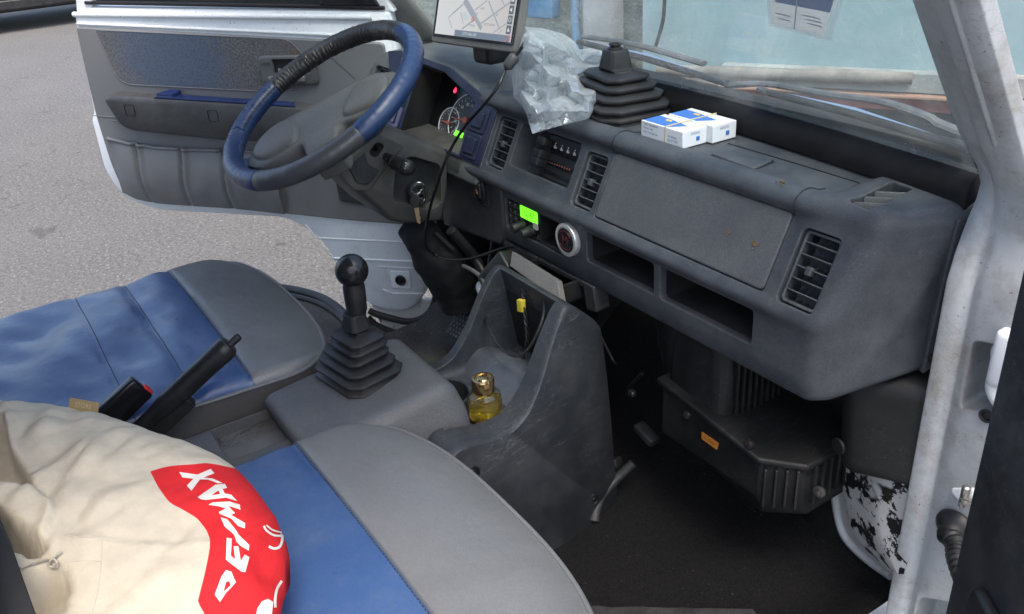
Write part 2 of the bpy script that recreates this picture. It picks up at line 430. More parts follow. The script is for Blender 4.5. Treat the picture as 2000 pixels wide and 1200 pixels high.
# ------------------------------------------------------------------ windscreen
k = M('windscreen_glass'); k.n.remove(k.p)
tr = k.node('ShaderNodeBsdfTransparent'); tr.inputs[0].default_value = (.80, .90, .90, 1)
gl = k.node('ShaderNodeBsdfGlossy'); gl.inputs['Roughness'].default_value = .02
lwt = k.node('ShaderNodeLayerWeight'); lwt.inputs[0].default_value = .5; frf = k.math('ADD', k.math('MULTIPLY', k.math('POWER', lwt.outputs[1], 4.0), .38), .02)
m1 = k.node('ShaderNodeMixShader'); k.link(frf, m1.inputs[0]); k.link(tr.outputs[0], m1.inputs[1]); k.link(gl.outputs[0], m1.inputs[2])
df = k.node('ShaderNodeBsdfDiffuse'); df.inputs[0].default_value = (.50, .55, .53, 1)
tl = k.node('ShaderNodeBsdfTranslucent'); tl.inputs[0].default_value = (.50, .55, .53, 1)
dm = k.node('ShaderNodeMixShader'); k.link(df.outputs[0], dm.inputs[1]); k.link(tl.outputs[0], dm.inputs[2])
sp = k.node('ShaderNodeSeparateXYZ'); k.link(k.tc.outputs['Object'], sp.inputs[0])
low = k.ramp(sp.outputs[2], [(0.0, .13), (.10, .08), (.35, .06)])
dirt = k.math('ADD', k.math('MULTIPLY', k.ramp(k.noise(5, 8, .72, None, .8), [(.40, 0.0), (.68, 1.0)]), .20), low)
dirt = k.math('ADD', dirt, k.math('MULTIPLY', k.ramp(k.noise(240, 2), [(.62, 0.0), (.72, 1.0)]), .16))
dirt = k.math('ADD', dirt, k.math('MULTIPLY', k.scratches(4, .5), .22))
m2 = k.node('ShaderNodeMixShader'); k.link(dirt, m2.inputs[0]); k.link(m1.outputs[0], m2.inputs[1]); k.link(dm.outputs[0], m2.inputs[2]); k.link(m2.outputs[0], k.out.inputs[0])
MAT['screen'] = k.m
wsx = [-.668 + 1.216 * i / 24 for i in range(25)]
wsm = MB(); wsm.grid([[(x, yb(x) - .76 * (z - 1.14), z) for x in wsx] for z in [1.125 + .65 * q / 10 for q in range(11)]])
ws = wsm.build('windscreen', MAT['screen'], van, 60)
sl_ = MB(); rings = []
for x in wsx:
    y = yb(x); rings.append([(x, y + a, 1.138 + b) for a, b in ((.004, .012), (-.006, .010), (-.016, .002), (-.022, -.014), (-.020, -.030), (.012, -.03), (.016, -.004))])
sl_.loft(rings); sl_.build('rubber_seal', MAT['seal'], ws, 50)
# ------------------------------------------------------------------ dashboard
eU = unit((0, .055, .111))
U = Fr((0, 0, .985), (1, 0, 0), eU)                  # upper face: vents, heater panel, glovebox
L = Fr((0, 0, 0), (1, 0, 0), (0, 0, 1))              # lower face: radio, shelves (a = x, b = z)
def uyz(b, c=0): p = U.w(0, b, c); return (p[1], p[2])
PA = [(.14, .898), (.02, .866), (.006, .868), (0, .874), (0, .90), (0, .95), (-.001, .964), (-.007, .970), (-.010, .976), (-.008, .983), (-.001, .988), uyz(.008), uyz(.04), uyz(.08), uyz(.108), uyz(.113, .004),
      (.0435, 1.093), (.0440, 1.100), (.0485, 1.107), (.057, 1.1115), (.068, 1.1125), (.078, 1.110), (.086, 1.106), (.10, 1.104), (.150, 1.104), (.160, 1.106), (.166, 1.114), (.172, 1.126), (.180, 1.131), (.190, 1.131), (.215, 1.120), (.26, 1.08), (.26, .92)]
PB = [(.14, .898), (.02, .866), (.006, .868), (0, .874), (0, .90), (0, .95), (-.001, .962), (-.003, .968), (-.004, .974), (-.003, .980), (-.001, .986), uyz(.008), uyz(.04), uyz(.08), uyz(.108), uyz(.116, .002),
      (.0505, 1.097), (.053, 1.103), (.057, 1.108), (.063, 1.112), (.070, 1.1145), (.079, 1.1135), (.088, 1.112), (.10, 1.1120), (.130, 1.1130), (.145, 1.1140), (.158, 1.1155), (.170, 1.119), (.178, 1.125), (.190, 1.130), (.215, 1.120), (.26, 1.08), (.26, .92)]
def prof(x):
    t = smooth01((x - .405) / .03); bow = .045 * (1 - min(1, abs((x + .06) / .56)) ** 2)
    out = []
    for a, b in zip(PA, PB):
        y = a[0] * (1 - t) + b[0] * t; z = a[1] * (1 - t) + b[1] * t
        y += bow * smooth01((y - .11) / .05); out.append((y, z))
    return out
def inset(p, d):
    n = len(p); o = []
    for i in range(n):
        a, b, c_ = (np.array(p[(i + q) % n]) for q in (-1, 0, 1))
        e = unit(b - a) + unit(c_ - b); e = e / max(np.linalg.norm(e), .3); o.append(tuple(b + d * np.array([-e[1], e[0]])))
    return o
def xr(y): return .487 + .466 * min(max(y, -.01), .16)
ds = MB(); rings = []
for x in [-.372, -.33, -.28, -.22, -.16, -.10, -.05, 0, .05, .10, .16, .22, .28, .34, .38, .405, .412, .420, .428, .435, .445]:
    rings.append([(x, y, z) for y, z in prof(x)])
P9 = prof(.47)
area = sum(P9[i][0] * P9[(i + 1) % len(P9)][1] - P9[(i + 1) % len(P9)][0] * P9[i][1] for i in range(len(P9)))
sg = 1 if area > 0 else -1
for off, ins in [(.034, 0)] + [(.024 * (1 - math.sin(math.radians(t))), .024 * (1 - math.cos(math.radians(t)))) for t in (0, 15, 30, 45, 60, 75, 88)]:
    q = [(.13 + (y - .13) * (1 - ins / .13), 1.0 + (z - 1.0) * (1 - ins / .13)) for y, z in P9]
    rings.append([(xr(y) - off, y, z) for y, z in q])
ds.loft(rings)
dash = ds.build('dashboard', MAT['dash'], van, 40)
def cutter(fr, pts, depth, out=.03): m = MB(); m.fprism(fr, pts, -depth, out); return m
VENTS = [(-.279, .014, -.221, .106), (-.018, .010, .036, .099), (.411, .004, .468, .1)]
cs = [cutter(U, rrect(a0, b0, a1, b1, .008), .05) for a0, b0, a1, b1 in VENTS]
cs.append(cutter(U, rrect(-.208, .030, -.036, .106, .006), .045))                     # heater panel recess
cs.append(cutter(U, rrect(.0465, .006, .3905, .1125, .006), .006, .002))               # glovebox lid rebate
cs.append(cutter(L, rrect(-.208, .8965, -.042, .956, .005), .12))                      # radio bay
cs.append(cutter(L, rrect(.030, .911, .190, .962, .005), .075))                        # left open shelf
cs.append(cutter(L, rrect(.203, .910, .380, .962, .005), .085))                        # right open shelf
TF = Fr((.466, .112, 1.1126), (1, 0, 0), (0, .999, .03))
tv = rpoly([(-.014, -.046), (.020, -.050), (.012, .040), (-.020, .042)], .006)
m = MB(); m.fprism(TF, tv, -.03, .02); cs.append(m)                                   # demister slot on the top
cut(dash, cs)
# liners added in the lower shelves, near-black colour standing in for shade inside
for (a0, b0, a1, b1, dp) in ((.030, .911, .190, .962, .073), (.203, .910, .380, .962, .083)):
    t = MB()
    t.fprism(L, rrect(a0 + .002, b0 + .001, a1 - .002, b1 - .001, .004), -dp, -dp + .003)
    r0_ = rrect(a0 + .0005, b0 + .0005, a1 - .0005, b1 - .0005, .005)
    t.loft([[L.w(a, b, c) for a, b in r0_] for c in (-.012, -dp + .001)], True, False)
    t.build('shelf_shade_liner', MAT['pit'], dash, 30)
# glovebox lid
gl_ = MB(); gl_.fprism(U, rrect(.0485, .008, .3885, .1105, .006), -.007, .0015)
lid = gl_.build('glovebox_lid', plastic('glovebox_plastic', (.075, .078, .083), .5, .12, 1600, .3, .10, scr=.16, bev=.004), dash, 40, bevel=.0015)
k_ = plastic('mud_splash', (.16, .11, .05), .8, .4, 500, .4, 0, bev=0)
for u, v, r_ in ((1427, 456, .003), (1472, 474, .0042), (1525, 356, .004)):
    fr_ = U if v > 400 else Fr((0, 0, 1.1135), (1, 0, 0), (0, 1, 0)); a, b = fr_.px(u, v); mb = MB()
    for q in range(7):
        aa, bb = a + random.gauss(0, r_ * .9), b + random.gauss(0, r_ * .7); rr = r_ * random.uniform(.25, .6)
        pts = [(aa + rr * random.uniform(.6, 1.2) * math.cos(t), bb + rr * random.uniform(.6, 1.2) * math.sin(t)) for t in [k * math.pi / 4 for k in range(8)]]
        mb.fprism(fr_, pts, .0016 if v > 400 else -.001, .0026 if v > 400 else .0008)
    mb.build('mud_fleck', k_, dash, 30)
# small lid with a dark gap on the shelf
SF = Fr((0, 0, 1.104), (1, 0, 0), (0, 1, 0))
lp = [SF.px(1388, 304), SF.px(1470, 333), SF.px(1509, 317), SF.px(1424, 287)]
mb = MB(); mb.fprism(SF, rpoly([(a + (a - .24) * .07, b + (b - .112) * .14) for a, b in lp], .006), -.002, .0012); mb.build('access_gap', MAT['black'], dash, 30)
mb = MB(); mb.fprism(SF, rpoly(lp, .005), -.002, .003); mb.build('access_lid', MAT['dash'], dash, 30, bevel=.001)
ap = [SF.px(1425, 283), SF.px(1682, 360), SF.px(1600, 398), SF.px(1598, 394), SF.px(1674, 360), SF.px(1424, 286)]
mb = MB(); mb.tube([SF.w(*SF.px(u, v), .0005) for u, v in ((1422, 281), (1550, 319), (1680, 359), (1605, 397))], .0009, 6); mb.build('shelf_seam', MAT['black'], dash, 30)
# seams across the front roll
for x in (.0425, .392):
    pr_ = prof(x); mb = MB(); mb.tube([(x, y - .0002 if q < 4 else y, z + .0003) for q, (y, z) in enumerate(pr_[14:24])], .0010, 6); mb.build('panel_seam', MAT['black'], dash, 30)
# demister grille
mb = MB(); mb.fprism(TF.sh(-.024), tv, -.002, 0); mb.build('grille_floor', MAT['pit'], dash, 30)
mb = MB()
for i in range(3):
    t = .25 + .25 * i; a = TF.w(-.014 - .006 * t, -.058 + .088 * t, -.0100); b = TF.w(.020 - .008 * t, -.036 + .09 * t, -.0100)
    a0, b0 = a + (b - a) * .02, b - (b - a) * .02
    e = unit(b0 - a0); nn_ = unit(np.cross(e, (0, .3, 1))); mb.box((a0 + b0) / 2, e, nn_, np.cross(e, nn_), (np.linalg.norm(b0 - a0) / 2, .0012, .0075))
mb.build('demister_grille', MAT['hood'], dash, 30, bevel=.0006)
# screw flange of the side panel
SD = unit((.423, .906, 0)); SN = unit((.906, -.423, 0))
FS = Fr((.487, 0, 0), SD, (0, 0, 1))
fl = [FS.px(*q) for q in ((1797, 731), (1835, 703), (1852, 610), (1868, 500), (1893, 440), (1868, 425), (1836, 560))]
mb = MB(); mb.fprism(FS, rpoly(fl, .006), -.006, .0035); mb.build('side_flange', MAT['dash'], dash, 40, bevel=.0015)
mb = MB(); a, b = FS.px(1820, 697); mb.lathe([(.0075, 0), (.0075, .003), (.0055, .0055), (0.0003, .006)], FS.w(a, b, .003), FS.n, 18); sc = mb.build('screw', MAT['black'], dash)
mb = MB(); mb.box(FS.w(a, b, .009), FS.ex, FS.ey, FS.n, (.004, .0008, .0004)); mb.box(FS.w(a, b, .009), FS.ex, FS.ey, FS.n, (.0008, .004, .0004)); mb.build('screw_slot', MAT['steel'], dash)

# ------------------------------------------------------------------ air vents: frame, slats, vanes, tab
def vent(fr, a0, b0, a1, b1, parent, rows=6, depth=.04):
    w_, h_ = a1 - a0, b1 - b0
    fb = MB(); t = .0035
    o_ = rrect(a0, b0, a1, b1, .006); i_ = rrect(a0 + t, b0 + t, a1 - t, b1 - t, .004)
    n = len(o_)
    fb.loft([[fr.w(a, b, c) for a, b in pp] for pp, c in ((o_, -.014), (o_, -.001), (i_, -.001), (i_, -.014), (o_, -.014))], True, False)
    ve = fb.build('air_vent', MAT['dash'], parent, 40, bevel=.0006)
    mb = MB(); mb.fprism(fr, rrect(a0, b0, a1, b1, .006), -depth - .002, -depth); mb.build('vent_duct', MAT['pit'], ve, 30)
    mb = MB()
    for i in range(1, rows):
        b = b0 + h_ * i / rows
        mb.box(fr.w((a0 + a1) / 2, b, -.008), fr.ex, unit(fr.ey - fr.n * .18), unit(fr.n + fr.ey * .18), (w_ / 2 - .003, .0008, .0065))
    mb.build('louvre', MAT['hood'], ve, 30, bevel=.0004)
    mb = MB(); nv = 4
    for i in range(1, nv + 1):
        a = a0 + w_ * i / (nv + 1); ctr = np.array(fr.w(a, (b0 + b1) / 2, -.020))
        for q in range(rows):
            bb0 = b0 + h_ * q / rows + .001; bb1 = b0 + h_ * (q + 1) / rows - .001
            prf = [fr.w(a + .0035 * math.sin(math.pi * s_ / 6), bb0 + (bb1 - bb0) * s_ / 6, -.013 - .006 * math.sin(math.pi * s_ / 6) * 0) for s_ in range(7)]
            bk = [p_ - fr.n * .014 + fr.ex * .004 for p_ in prf]
            mb.grid([prf, bk])
    mb.build('vane', MAT['dash'], ve, 60)
    mb = MB(); mb.rbox(fr.w((a0 + a1) / 2 - .002, b0 + h_ * .49, -.004), (.0045, .0055, .006), .0015, fr.ex, fr.ey, fr.n); mb.build('adjuster_tab', MAT['dash'], ve, 40)
    return ve
for a0, b0, a1, b1 in VENTS: vent(U.sh(-.004), a0 + .002, b0 + .002, a1 - .002, b1 - .002, van)

# ------------------------------------------------------------------ heater control panel in its recess
hm = MB(); hm.fprism(U, rrect(-.150, .031, -.037, .105, .004), -.044, -.022); hp = hm.build('heater_control', MAT['black'], van, 40, bevel=.001)
for q, b in enumerate((.088, .066, .052)):
    mb = MB(); mb.rbox(U.w(-.146, b, -.012), (.012, .0075, .012), .003, U.ex, U.ey, U.n); mb.build('lever', MAT['rubber'], hp, 40)
sm = MB()
for b, h in ((.079, .010), (.058, .008), (.042, .006)):
    sm.fprism(U, rrect(-.135, b - h * .5, -.04, b + h * .5, .001), -.0225, -.0205)
sm.build('slider_strip', MAT['gloss_black'], hp, 30)
TXT = simple('printed_white', (.62, .62, .60), .6); RED = simple('printed_red', (.26, .08, .06), .6)
def text(s_, fr, a, b, size, mat, parent, name='lettering', c=.0004, ang=0, shear=0, bold=0, thick=.0003, align='CENTER', sx=1.0, label=None):
    cu = bpy.data.curves.new('t', 'FONT'); cu.body = s_; cu.size = size; cu.align_x = align; cu.align_y = 'CENTER'; cu.shear = shear; cu.offset = bold; cu.resolution_u = 3
    ob = bpy.data.objects.new('t', cu); COL.objects.link(ob); bpy.context.view_layer.update()
    me = bpy.data.meshes.new_from_object(ob.evaluated_get(bpy.context.evaluated_depsgraph_get()))
    vs = [(v.co.x * sx, v.co.y) for v in me.vertices]; fs = [tuple(p_.vertices) for p_ in me.polygons]
    bpy.data.objects.remove(ob); bpy.data.curves.remove(cu); bpy.data.meshes.remove(me)
    ca, sa = math.cos(ang), math.sin(ang); mb = MB()
    mb.add([fr.w(a + x * ca - y * sa, b + x * sa + y * ca, c) for x, y in vs], fs)
    return mb.build(name, mat, parent, None, label=label)
text('HOT', U, -.052, .059, .0075, TXT, hp, c=-.0202)
sm = MB()
for q in range(9): sm.fprism(U, rrect(-.128 + .007 * q, .0575, -.1245 + .007 * q, .0575 + .0012 + .0003 * q, .0004), -.0205, -.0201)
sm.build('temperature_scale', RED, hp, None)
sm = MB()
for q in range(5):
    a = -.128 + .018 * q
    sm.fprism(U, rrect(a, .083, a + .003, .089, .001), -.0205, -.0201); sm.fprism(U, [(a + .004, .083), (a + .008, .084), (a + .005, .0875)], -.0205, -.0201); sm.lathe([(.0014, 0), (.0014, .0004)], U.w(a + .0015, .0915, -.0205), U.n, 8)
for q in range(2): sm.fprism(U, rrect(-.062 + .010 * q, .066, -.056 + .010 * q, .069, .001), -.022, -.0215)
sm.build('vent_symbols', TXT, hp, None)

# ------------------------------------------------------------------ radio and blank bay
rm = MB(); rm.fprism(L, rrect(-.206, .898, -.108, .9545, .003), -.10, -.004); rad = rm.build('radio', MAT['gloss_black'], van, 40, bevel=.001)
LCD = simple('green_backlight', (.05, .2, .01), .4, 0, (.16, 1.0, .02), .55); LCDT = simple('display_segment', (.01, .05, .005), .4)
mb = MB(); mb.fprism(L, rrect(-.164, .929, -.112, .951, .002), -.004, -.0025); scrn = mb.build('radio_display', LCD, rad, 30)
text('12:47', L, -.137, .9405, .016, LCDT, scrn, c=-.0023)
mb = MB()
for r_ in range(4):
    for c_ in range(2): mb.fprism(L, rrect(-.1995 + .0165 * c_, .906 + .0125 * r_, -.188 + .0165 * c_, .9135 + .0125 * r_, .001), -.0045, -.0015)
mb.build('preset_button', MAT['rubber'], rad, 30, bevel=.0006)
for r_ in range(4):
    for c_ in range(2): text(str(r_ * 2 + c_ + 1) if r_ else ('AM', 'FM')[c_], L, -.194 + .0165 * c_, .910 + .0125 * (3 - r_), .006 if r_ else .0045, TXT, rad, c=-.0013)
for a, b in ((-.158, .914), (-.130, .912)):
    mb = MB(); mb.lathe([(.0115, 0), (.0115, .004), (.0095, .006), (.0085, .022), (.007, .025), (0, .025)], L.w(a, b, -.004), L.n, 22); mb.build('knob', MAT['rubber'], rad, 35)
mb = MB(); mb.fprism(L, rrect(-.124, .919, -.109, .931, .003), -.0024, -.0012); mb.build('price_sticker', simple('white_sticker', (.6, .58, .52), .6), rad, None)
bm_ = MB(); bm_.fprism(L, rrect(-.107, .898, -.043, .9545, .003), -.08, -.07); bm_.fprism(L, rrect(-.107, .898, -.103, .9545, .001), -.07, -.003); bm_.fprism(L, rrect(-.1028, .898, -.043, .902, .001), -.07, -.003); bm_.fprism(L, rrect(-.1028, .9505, -.043, .9545, .001), -.07, -.003)
bm_.build('blank_bay', MAT['black'], van, 30, bevel=.0008)

# hazard switch
hz = MB(); hz.fprism(L, rrect(-.322, .917, -.260, .975, .006), -.02, .004); hzs = hz.build('hazard_switch', MAT['black'], van, 40, bevel=.0015)
mb = MB(); ring = [(.018 * math.cos(t) , .024 * math.sin(t)) for t in [2 * math.pi * k / 28 for k in range(28)]]
mb.tube([L.w(-.291 + a, .946 + b, .0045) for a, b in ring], .003, 8, True); mb.build('switch_bezel', MAT['rubber'], hzs)
mb = MB(); mb.rbox(L.w(-.291, .946, .003), (.0095, .016, .007), .005, L.ex, L.ey, L.n); hb_ = mb.build('switch_button', MAT['rubber'], hzs)
mb = MB(); mb.tube([L.w(-.291 + .005 * math.cos(t), .944 + .005 * math.sin(t), .0104) for t in (math.pi / 2, math.pi * 7 / 6, math.pi * 11 / 6)], .0008, 5, True); mb.build('hazard_triangle', RED, hb_)
# ------------------------------------------------------------------ seats
def vinyl(name, c1, c2, rough, wear=.2, wearcol=(.3, .3, .3)):
    k = M(name)
    c = k.mix(k.ramp(k.noise(5, 6), [(.3, 0.0), (.7, 1.0)]), c1, c2)
    c = k.mix(k.math('MULTIPLY', k.ramp(k.noise(16, 8, .75), [(.48, 0.0), (.78, 1.0)]), wear), c, wearcol)
    c = k.mix(k.math('MULTIPLY', k.scratches(8, .35), .25), c, wearcol)
    c = k.mix(k.ramp(k.noise(150, 2), [(.74, 0.0), (.78, .5)]), c, (.09, .09, .085))
    c = k.mix(1.0, c, k.ramp(k.noise(420, 3, .7), [(.30, .88), (.70, 1.12)]), 'MULTIPLY')
    k.link(c, k.p.inputs['Base Color'])
    k.link(k.ramp(k.noise(12, 5), [(.3, rough - .08), (.7, rough + .1)]), k.p.inputs['Roughness'])
    vo = k.node('ShaderNodeTexVoronoi'); vo.inputs['Scale'].default_value = 700; k.link(k.tc.outputs['Object'], vo.inputs['Vector'])
    k.p.inputs['Specular IOR Level'].default_value = .62
    n1 = k.bump(k.noise(13, 3), .25, .012); k.link(k.bump(vo.outputs[0], .22, .0006, n1), k.p.inputs['Normal'])
    return k.m
MAT['vinyl'] = vinyl('grey_vinyl', (.120, .127, .131), (.150, .155, .157), .38, .35, (.10, .095, .088))
MAT['vinyl_side'] = vinyl('dark_grey_vinyl', (.070, .068, .067), (.092, .090, .088), .5, .3, (.16, .14, .12))
MAT['blue'] = vinyl('blue_vinyl', (.028, .066, .175), (.040, .088, .212), .33, .45, (.10, .14, .21))
MAT['stitch'] = simple('dark_thread', (.02, .024, .035), .8)
MAT['piping'] = simple('vinyl_piping', (.09, .10, .12), .45)

def cushion(name, xl, xr_, yf, yb_, zt, h, yseam, taper, bow, seams, label, wr=0.0, extra_r=0.0):
    cx, cy = (xl + xr_) / 2, (yf + yb_) / 2; hx, hy, hz = (xr_ - xl) / 2, (yf - yb_) / 2, h / 2
    def shape(x, y, z):
        u, v_ = x / hx, y / hy
        x2 = x * (1 + taper * (v_ - 1) * .5)
        y2 = y
        if v_ > 0: y2 = y - bow * (abs(u) ** 3.2) * v_ ** 2
        if v_ > .6: x2 *= 1 - .10 * smooth01((v_ - .6) / .4) ** 2
        if z > 0:
            k_ = z / hz
            z2 = z + k_ * (.012 * (1 - u * u) * (1 - .6 * v_ * v_) - .010 * smooth01((v_ - .55) / .45) ** 2)
            if wr:
                X, Y = cx + x, cy + y
                wv_ = noise.noise((X * 5 + Y * 3, Y * 7, 2.0)) * 1.0 + .5 * noise.noise((X * 13 - Y * 9, Y * 15, 5.0))
                z2 += k_ * wr * wv_ * smooth01((-.50 - Y) / .1) 
                for sy in seams: z2 -= k_ * .0035 * math.exp(-((Y - sy) / .008) ** 2)
            z2 -= k_ * .004 * math.exp(-((cy + y - yseam) / .007) ** 2)
        else: z2 = z
        return (x2, y2, z2)
    mb = MB(); mb.rbox((cx, cy, zt - hz), (hx, hy, hz), (.020, .065, .022), n=8, lin=56, fn=shape)
    b = bmesh.new(); vs = [b.verts.new(q) for q in mb.v]
    for f_ in mb.f: b.faces.new([vs[i] for i in f_])
    zs = zt - .017
    def cutp(co_, no): bmesh.ops.bisect_plane(b, geom=b.verts[:] + b.edges[:] + b.faces[:], plane_co=co_, plane_no=no)
    cutp((0, yseam, 0), (0, 1, 0)); cutp((0, 0, zs), (0, 0, 1))
    parts = {'front': MB(), 'blue': MB(), 'side': MB()}
    for f_ in b.faces:
        c_ = f_.calc_center_median()
        kx = 'side' if c_.z < zs else ('front' if c_.y > yseam else 'blue')
        parts[kx].add([tuple(v.co) for v in f_.verts], [tuple(range(len(f_.verts)))])
    b.free()
    root = parts['side']
    def weld(ob):
        q = bmesh.new(); q.from_mesh(ob.data); bmesh.ops.remove_doubles(q, verts=q.verts, dist=1e-5); q.to_mesh(ob.data); q.free(); ob.data.shade_smooth()
    st = root.build(name, MAT['vinyl_side'], van, None, label=label, recalc=False); weld(st)
    o = parts['front'].build('front_panel', MAT['vinyl'], st, None, recalc=False); weld(o)
    o = parts['blue'].build('centre_panel', MAT['blue'], st, None, recalc=False); weld(o)
    # top surface sampler for seams and stitches
    bv = BVHTree.FromPolygons([tuple(q) for q in mb.v], [tuple(f_) for f_ in mb.f])
    def top(x, y):
        hit = bv.ray_cast(Vector((x, y, 2)), Vector((0, 0, -1))); return np.array(hit[0]) if hit[0] else None
    for sy in [yseam - .0035] + list(seams):
        sb = MB(); n_ = 90
        for q in range(n_):
            x0 = xl + .02 + (xr_ - xl - .04) * q / n_; x1 = x0 + (xr_ - xl - .04) / n_ * .6
            a, c_ = top(x0, sy), top(x1, sy)
            if a is None or c_ is None or a[2] < zs or c_[2] < zs: continue
            sb.tube([a + (0, 0, .0003), c_ + (0, 0, .0003)], .0007, 4)
        sb.build('stitching', MAT['stitch'], st, None)
    pb_ = MB(); pth = []
    ed = [v for v in mb.v]
    # piping follows the outline at seam height
    loop = []
    N_ = 160
    for q in range(N_):
        t = 2 * math.pi * q / N_; d_ = Vector((math.cos(t) * hx, math.sin(t) * hy, 0)).normalized()
        hit = bv.ray_cast(Vector((cx, cy, zs)) + d_ * 2, -d_)
        if hit[0]: loop.append(np.array(hit[0]) + np.array(d_) * .001)
    pb_.tube(loop, .0032, 8, True); pb_.build('piping', MAT['vinyl'], st)
    return st, top
sd_, topD = cushion('driver_seat_cushion', -.705, -.150, -.345, -.95, .800, .125, -.512, .12, .035, (-.600, -.690), 'driver seat cushion with wrinkled blue centre and grey front', .013)
sp_, topP = cushion('passenger_seat_cushion', .030, .600, -.348, -.98, .800, .125, -.520, .05, .045, (-.655, -.78), 'passenger seat cushion, smooth blue with grey front', .002)
# bolster piping across the blue / grey joint
for st, tp, x0, x1, y in ((sd_, topD, -.69, -.16, -.512), (sp_, topP, .045, .585, -.520)):
    pts = [tp(x0 + (x1 - x0) * q / 40, y) for q in range(41)]; pts = [p_ for p_ in pts if p_ is not None and p_[2] > .784]
    mb = MB(); mb.tube(pts, .0020, 6); mb.build('joint_piping', MAT['piping'], st)
# seat boxes under the cushions, driver backrest at the frame's edge
for x0, x1 in ((-.66, -.18), (.075, .555)):
    mb = MB(); mb.rbox(((x0 + x1) / 2, -.67, .58), ((x1 - x0) / 2, .255, .10), .02); mb.build('seat_base', MAT['black'], van)

for x0, x1 in ((-.70, -.14), (.03, .60)):
    mb = MB(); mb.rbox(((x0 + x1) / 2, -1.03, 1.10), ((x1 - x0) / 2, .075, .33), (.06, .05, .08), (1, 0, 0), (0, .97, -.2), (0, -.2, .97), n=4, lin=4); mb.build('backrest', MAT['blue'], van, 60)
# ------------------------------------------------------------------ tunnel cover with tray, gear lever, hand brake
tm = MB()
tm.rbox((-.036, -.62, .63), (.104, .36, .128), (.02, .02, .02), n=4, lin=6)
tun = tm.build('tunnel_cover', MAT['tunnel'], van, 40)
tc_ = MB(); tc_.prism([(a, b, .738) for a, b in rrect(-.126, -.600, -.028, -.506, .010)], (0, 0, .1)); cut(tun, [tc_])
mb = MB(); mb.prism([(a, b, .7382) for a, b in rrect(-.1255, -.5995, -.0285, -.5065, .010)], (0, 0, .001))
k = M('dirty_tray'); c = k.mix(k.ramp(k.noise(9, 3), [(.3, 0.0), (.6, 1.0)]), (.13, .135, .14), (.10, .10, .10))
sx = k.node('ShaderNodeSeparateXYZ'); k.link(k.tc.outputs['Object'], sx.inputs[0])
far = k.ramp(k.math('ADD', k.math('MULTIPLY', sx.outputs[0], -9.0), .25), [(.25, 0.0), (.75, 1.0)])
crumb = k.math('MULTIPLY', k.ramp(k.noise(170, 5, .8), [(.50, 0.0), (.56, 1.0)]), k.math('MULTIPLY', far, k.ramp(k.noise(30, 4), [(.35, 0.0), (.5, 1.0)])))
c = k.mix(crumb, c, (.075, .05, .03)); k.link(c, k.p.inputs['Base Color']); k.p.inputs['Roughness'].default_value = .7
k.link(k.bump(crumb, .8, .003), k.p.inputs['Normal'])
mb.build('tray_floor', k.m, tun, None)
# raised gear housing, rounded hump
hm_ = MB()
def hump(x, y, z):
    if z > 0: x = x * (1 - .20 * z / .05); y = y - .012 * z / .05
    return (x, y, z + (.010 if z > 0 else 0) * (y / .1))
hm_.rbox((-.030, -.385, .745), (.122, .120, .056), (.020, .026, .018), n=6, lin=8, fn=hump)
hump_ob = hm_.build('gear_housing', MAT['tunnel'], tun, 60)
hf = MB(); hf.rbox((-.035, -.31, .60), (.120, .055, .135), .02, n=4, lin=3); hf.build('tunnel_front', MAT['console'], tun, 50)

def boot_rings(o, ex, ey, ez, tiers, ch=.3):
    """chamfered square gaiter: tiers = list of (half x, half y, height, dx, dy)"""
    rings = []
    for hx, hy, h, dx, dy in tiers:
        c_ = min(hx, hy) * ch; pts = []
        for sx_, sy_ in ((1, 1), (-1, 1), (-1, -1), (1, -1)):
            p0 = (sx_ * hx, sy_ * (hy - c_)); p1 = (sx_ * (hx - c_), sy_ * hy)
            if sx_ * sy_ < 0: p0, p1 = p1, p0
            q0, q1 = np.array(p0), np.array(p1)
            pts += [tuple(q0 + (q1 - q0) * t) for t in (0, .33, .67, 1)]
        rings.append([np.array(o) + np.array(ex) * (x + dx) + np.array(ey) * (y + dy) + np.array(ez) * h + np.array((.0011 * noise.noise((x * 70, y * 70, h * 60)), .0011 * noise.noise((x * 70, y * 70, h * 60 + 9)), .0014 * noise.noise((x * 45, y * 45, 3)))) for x, y in pts])
    return rings
def bellows(levels, h0, dh, under=.012, lip=.5):
    """levels: half sizes (hx, hy, dx, dy) from the bottom; each makes a rib with a flat flank and an undercut"""
    out = []
    for i, (hx, hy, dx, dy) in enumerate(levels):
        z = h0 + dh * i
        out += [(hx - .004, hy - .004, z, dx, dy), (hx, hy, z + .002, dx, dy), (hx, hy, z + dh * lip - .002, dx, dy), (hx - .003, hy - .003, z + dh * lip, dx, dy)]
        nx = levels[i + 1] if i + 1 < len(levels) else (hx - .016, hy - .016, dx, dy)
        out += [(nx[0] - under * .55, nx[1] - under * .55, z + dh * (lip + .28), nx[2], nx[3]), (nx[0] - under * .55, nx[1] - under * .55, z + dh * .98, nx[2], nx[3])]
    return out
gl = thing  # (kept short)
lever = MB(); lx, ly = -.062, -.375
ex_, ey_ = unit((.985, .17, 0)), unit((-.17, .985, 0))
lv = [(.064, .052, 0, 0), (.063, .051, 0, 0), (.055, .044, -.002, .001), (.047, .038, -.004, .002), (.041, .034, .001, .005), (.038, .032, .003, .006)]
tiers = bellows(lv, 0, .0135)
tiers += [(.020, .018, .084, .002, .006), (.0155, .0145, .100, .002, .006), (.0145, .0135, .108, .002, .006)]
lever.loft(boot_rings((lx, ly, .797), ex_, ey_, (0, 0, 1), tiers, .34))
gb = lever.build('gear_lever', MAT['rubber'], van, 35, bevel=.0012)
mb = MB(); top_ = np.array((lx + .001, ly + .008, .797)); ax = unit((.0, .03, 1))
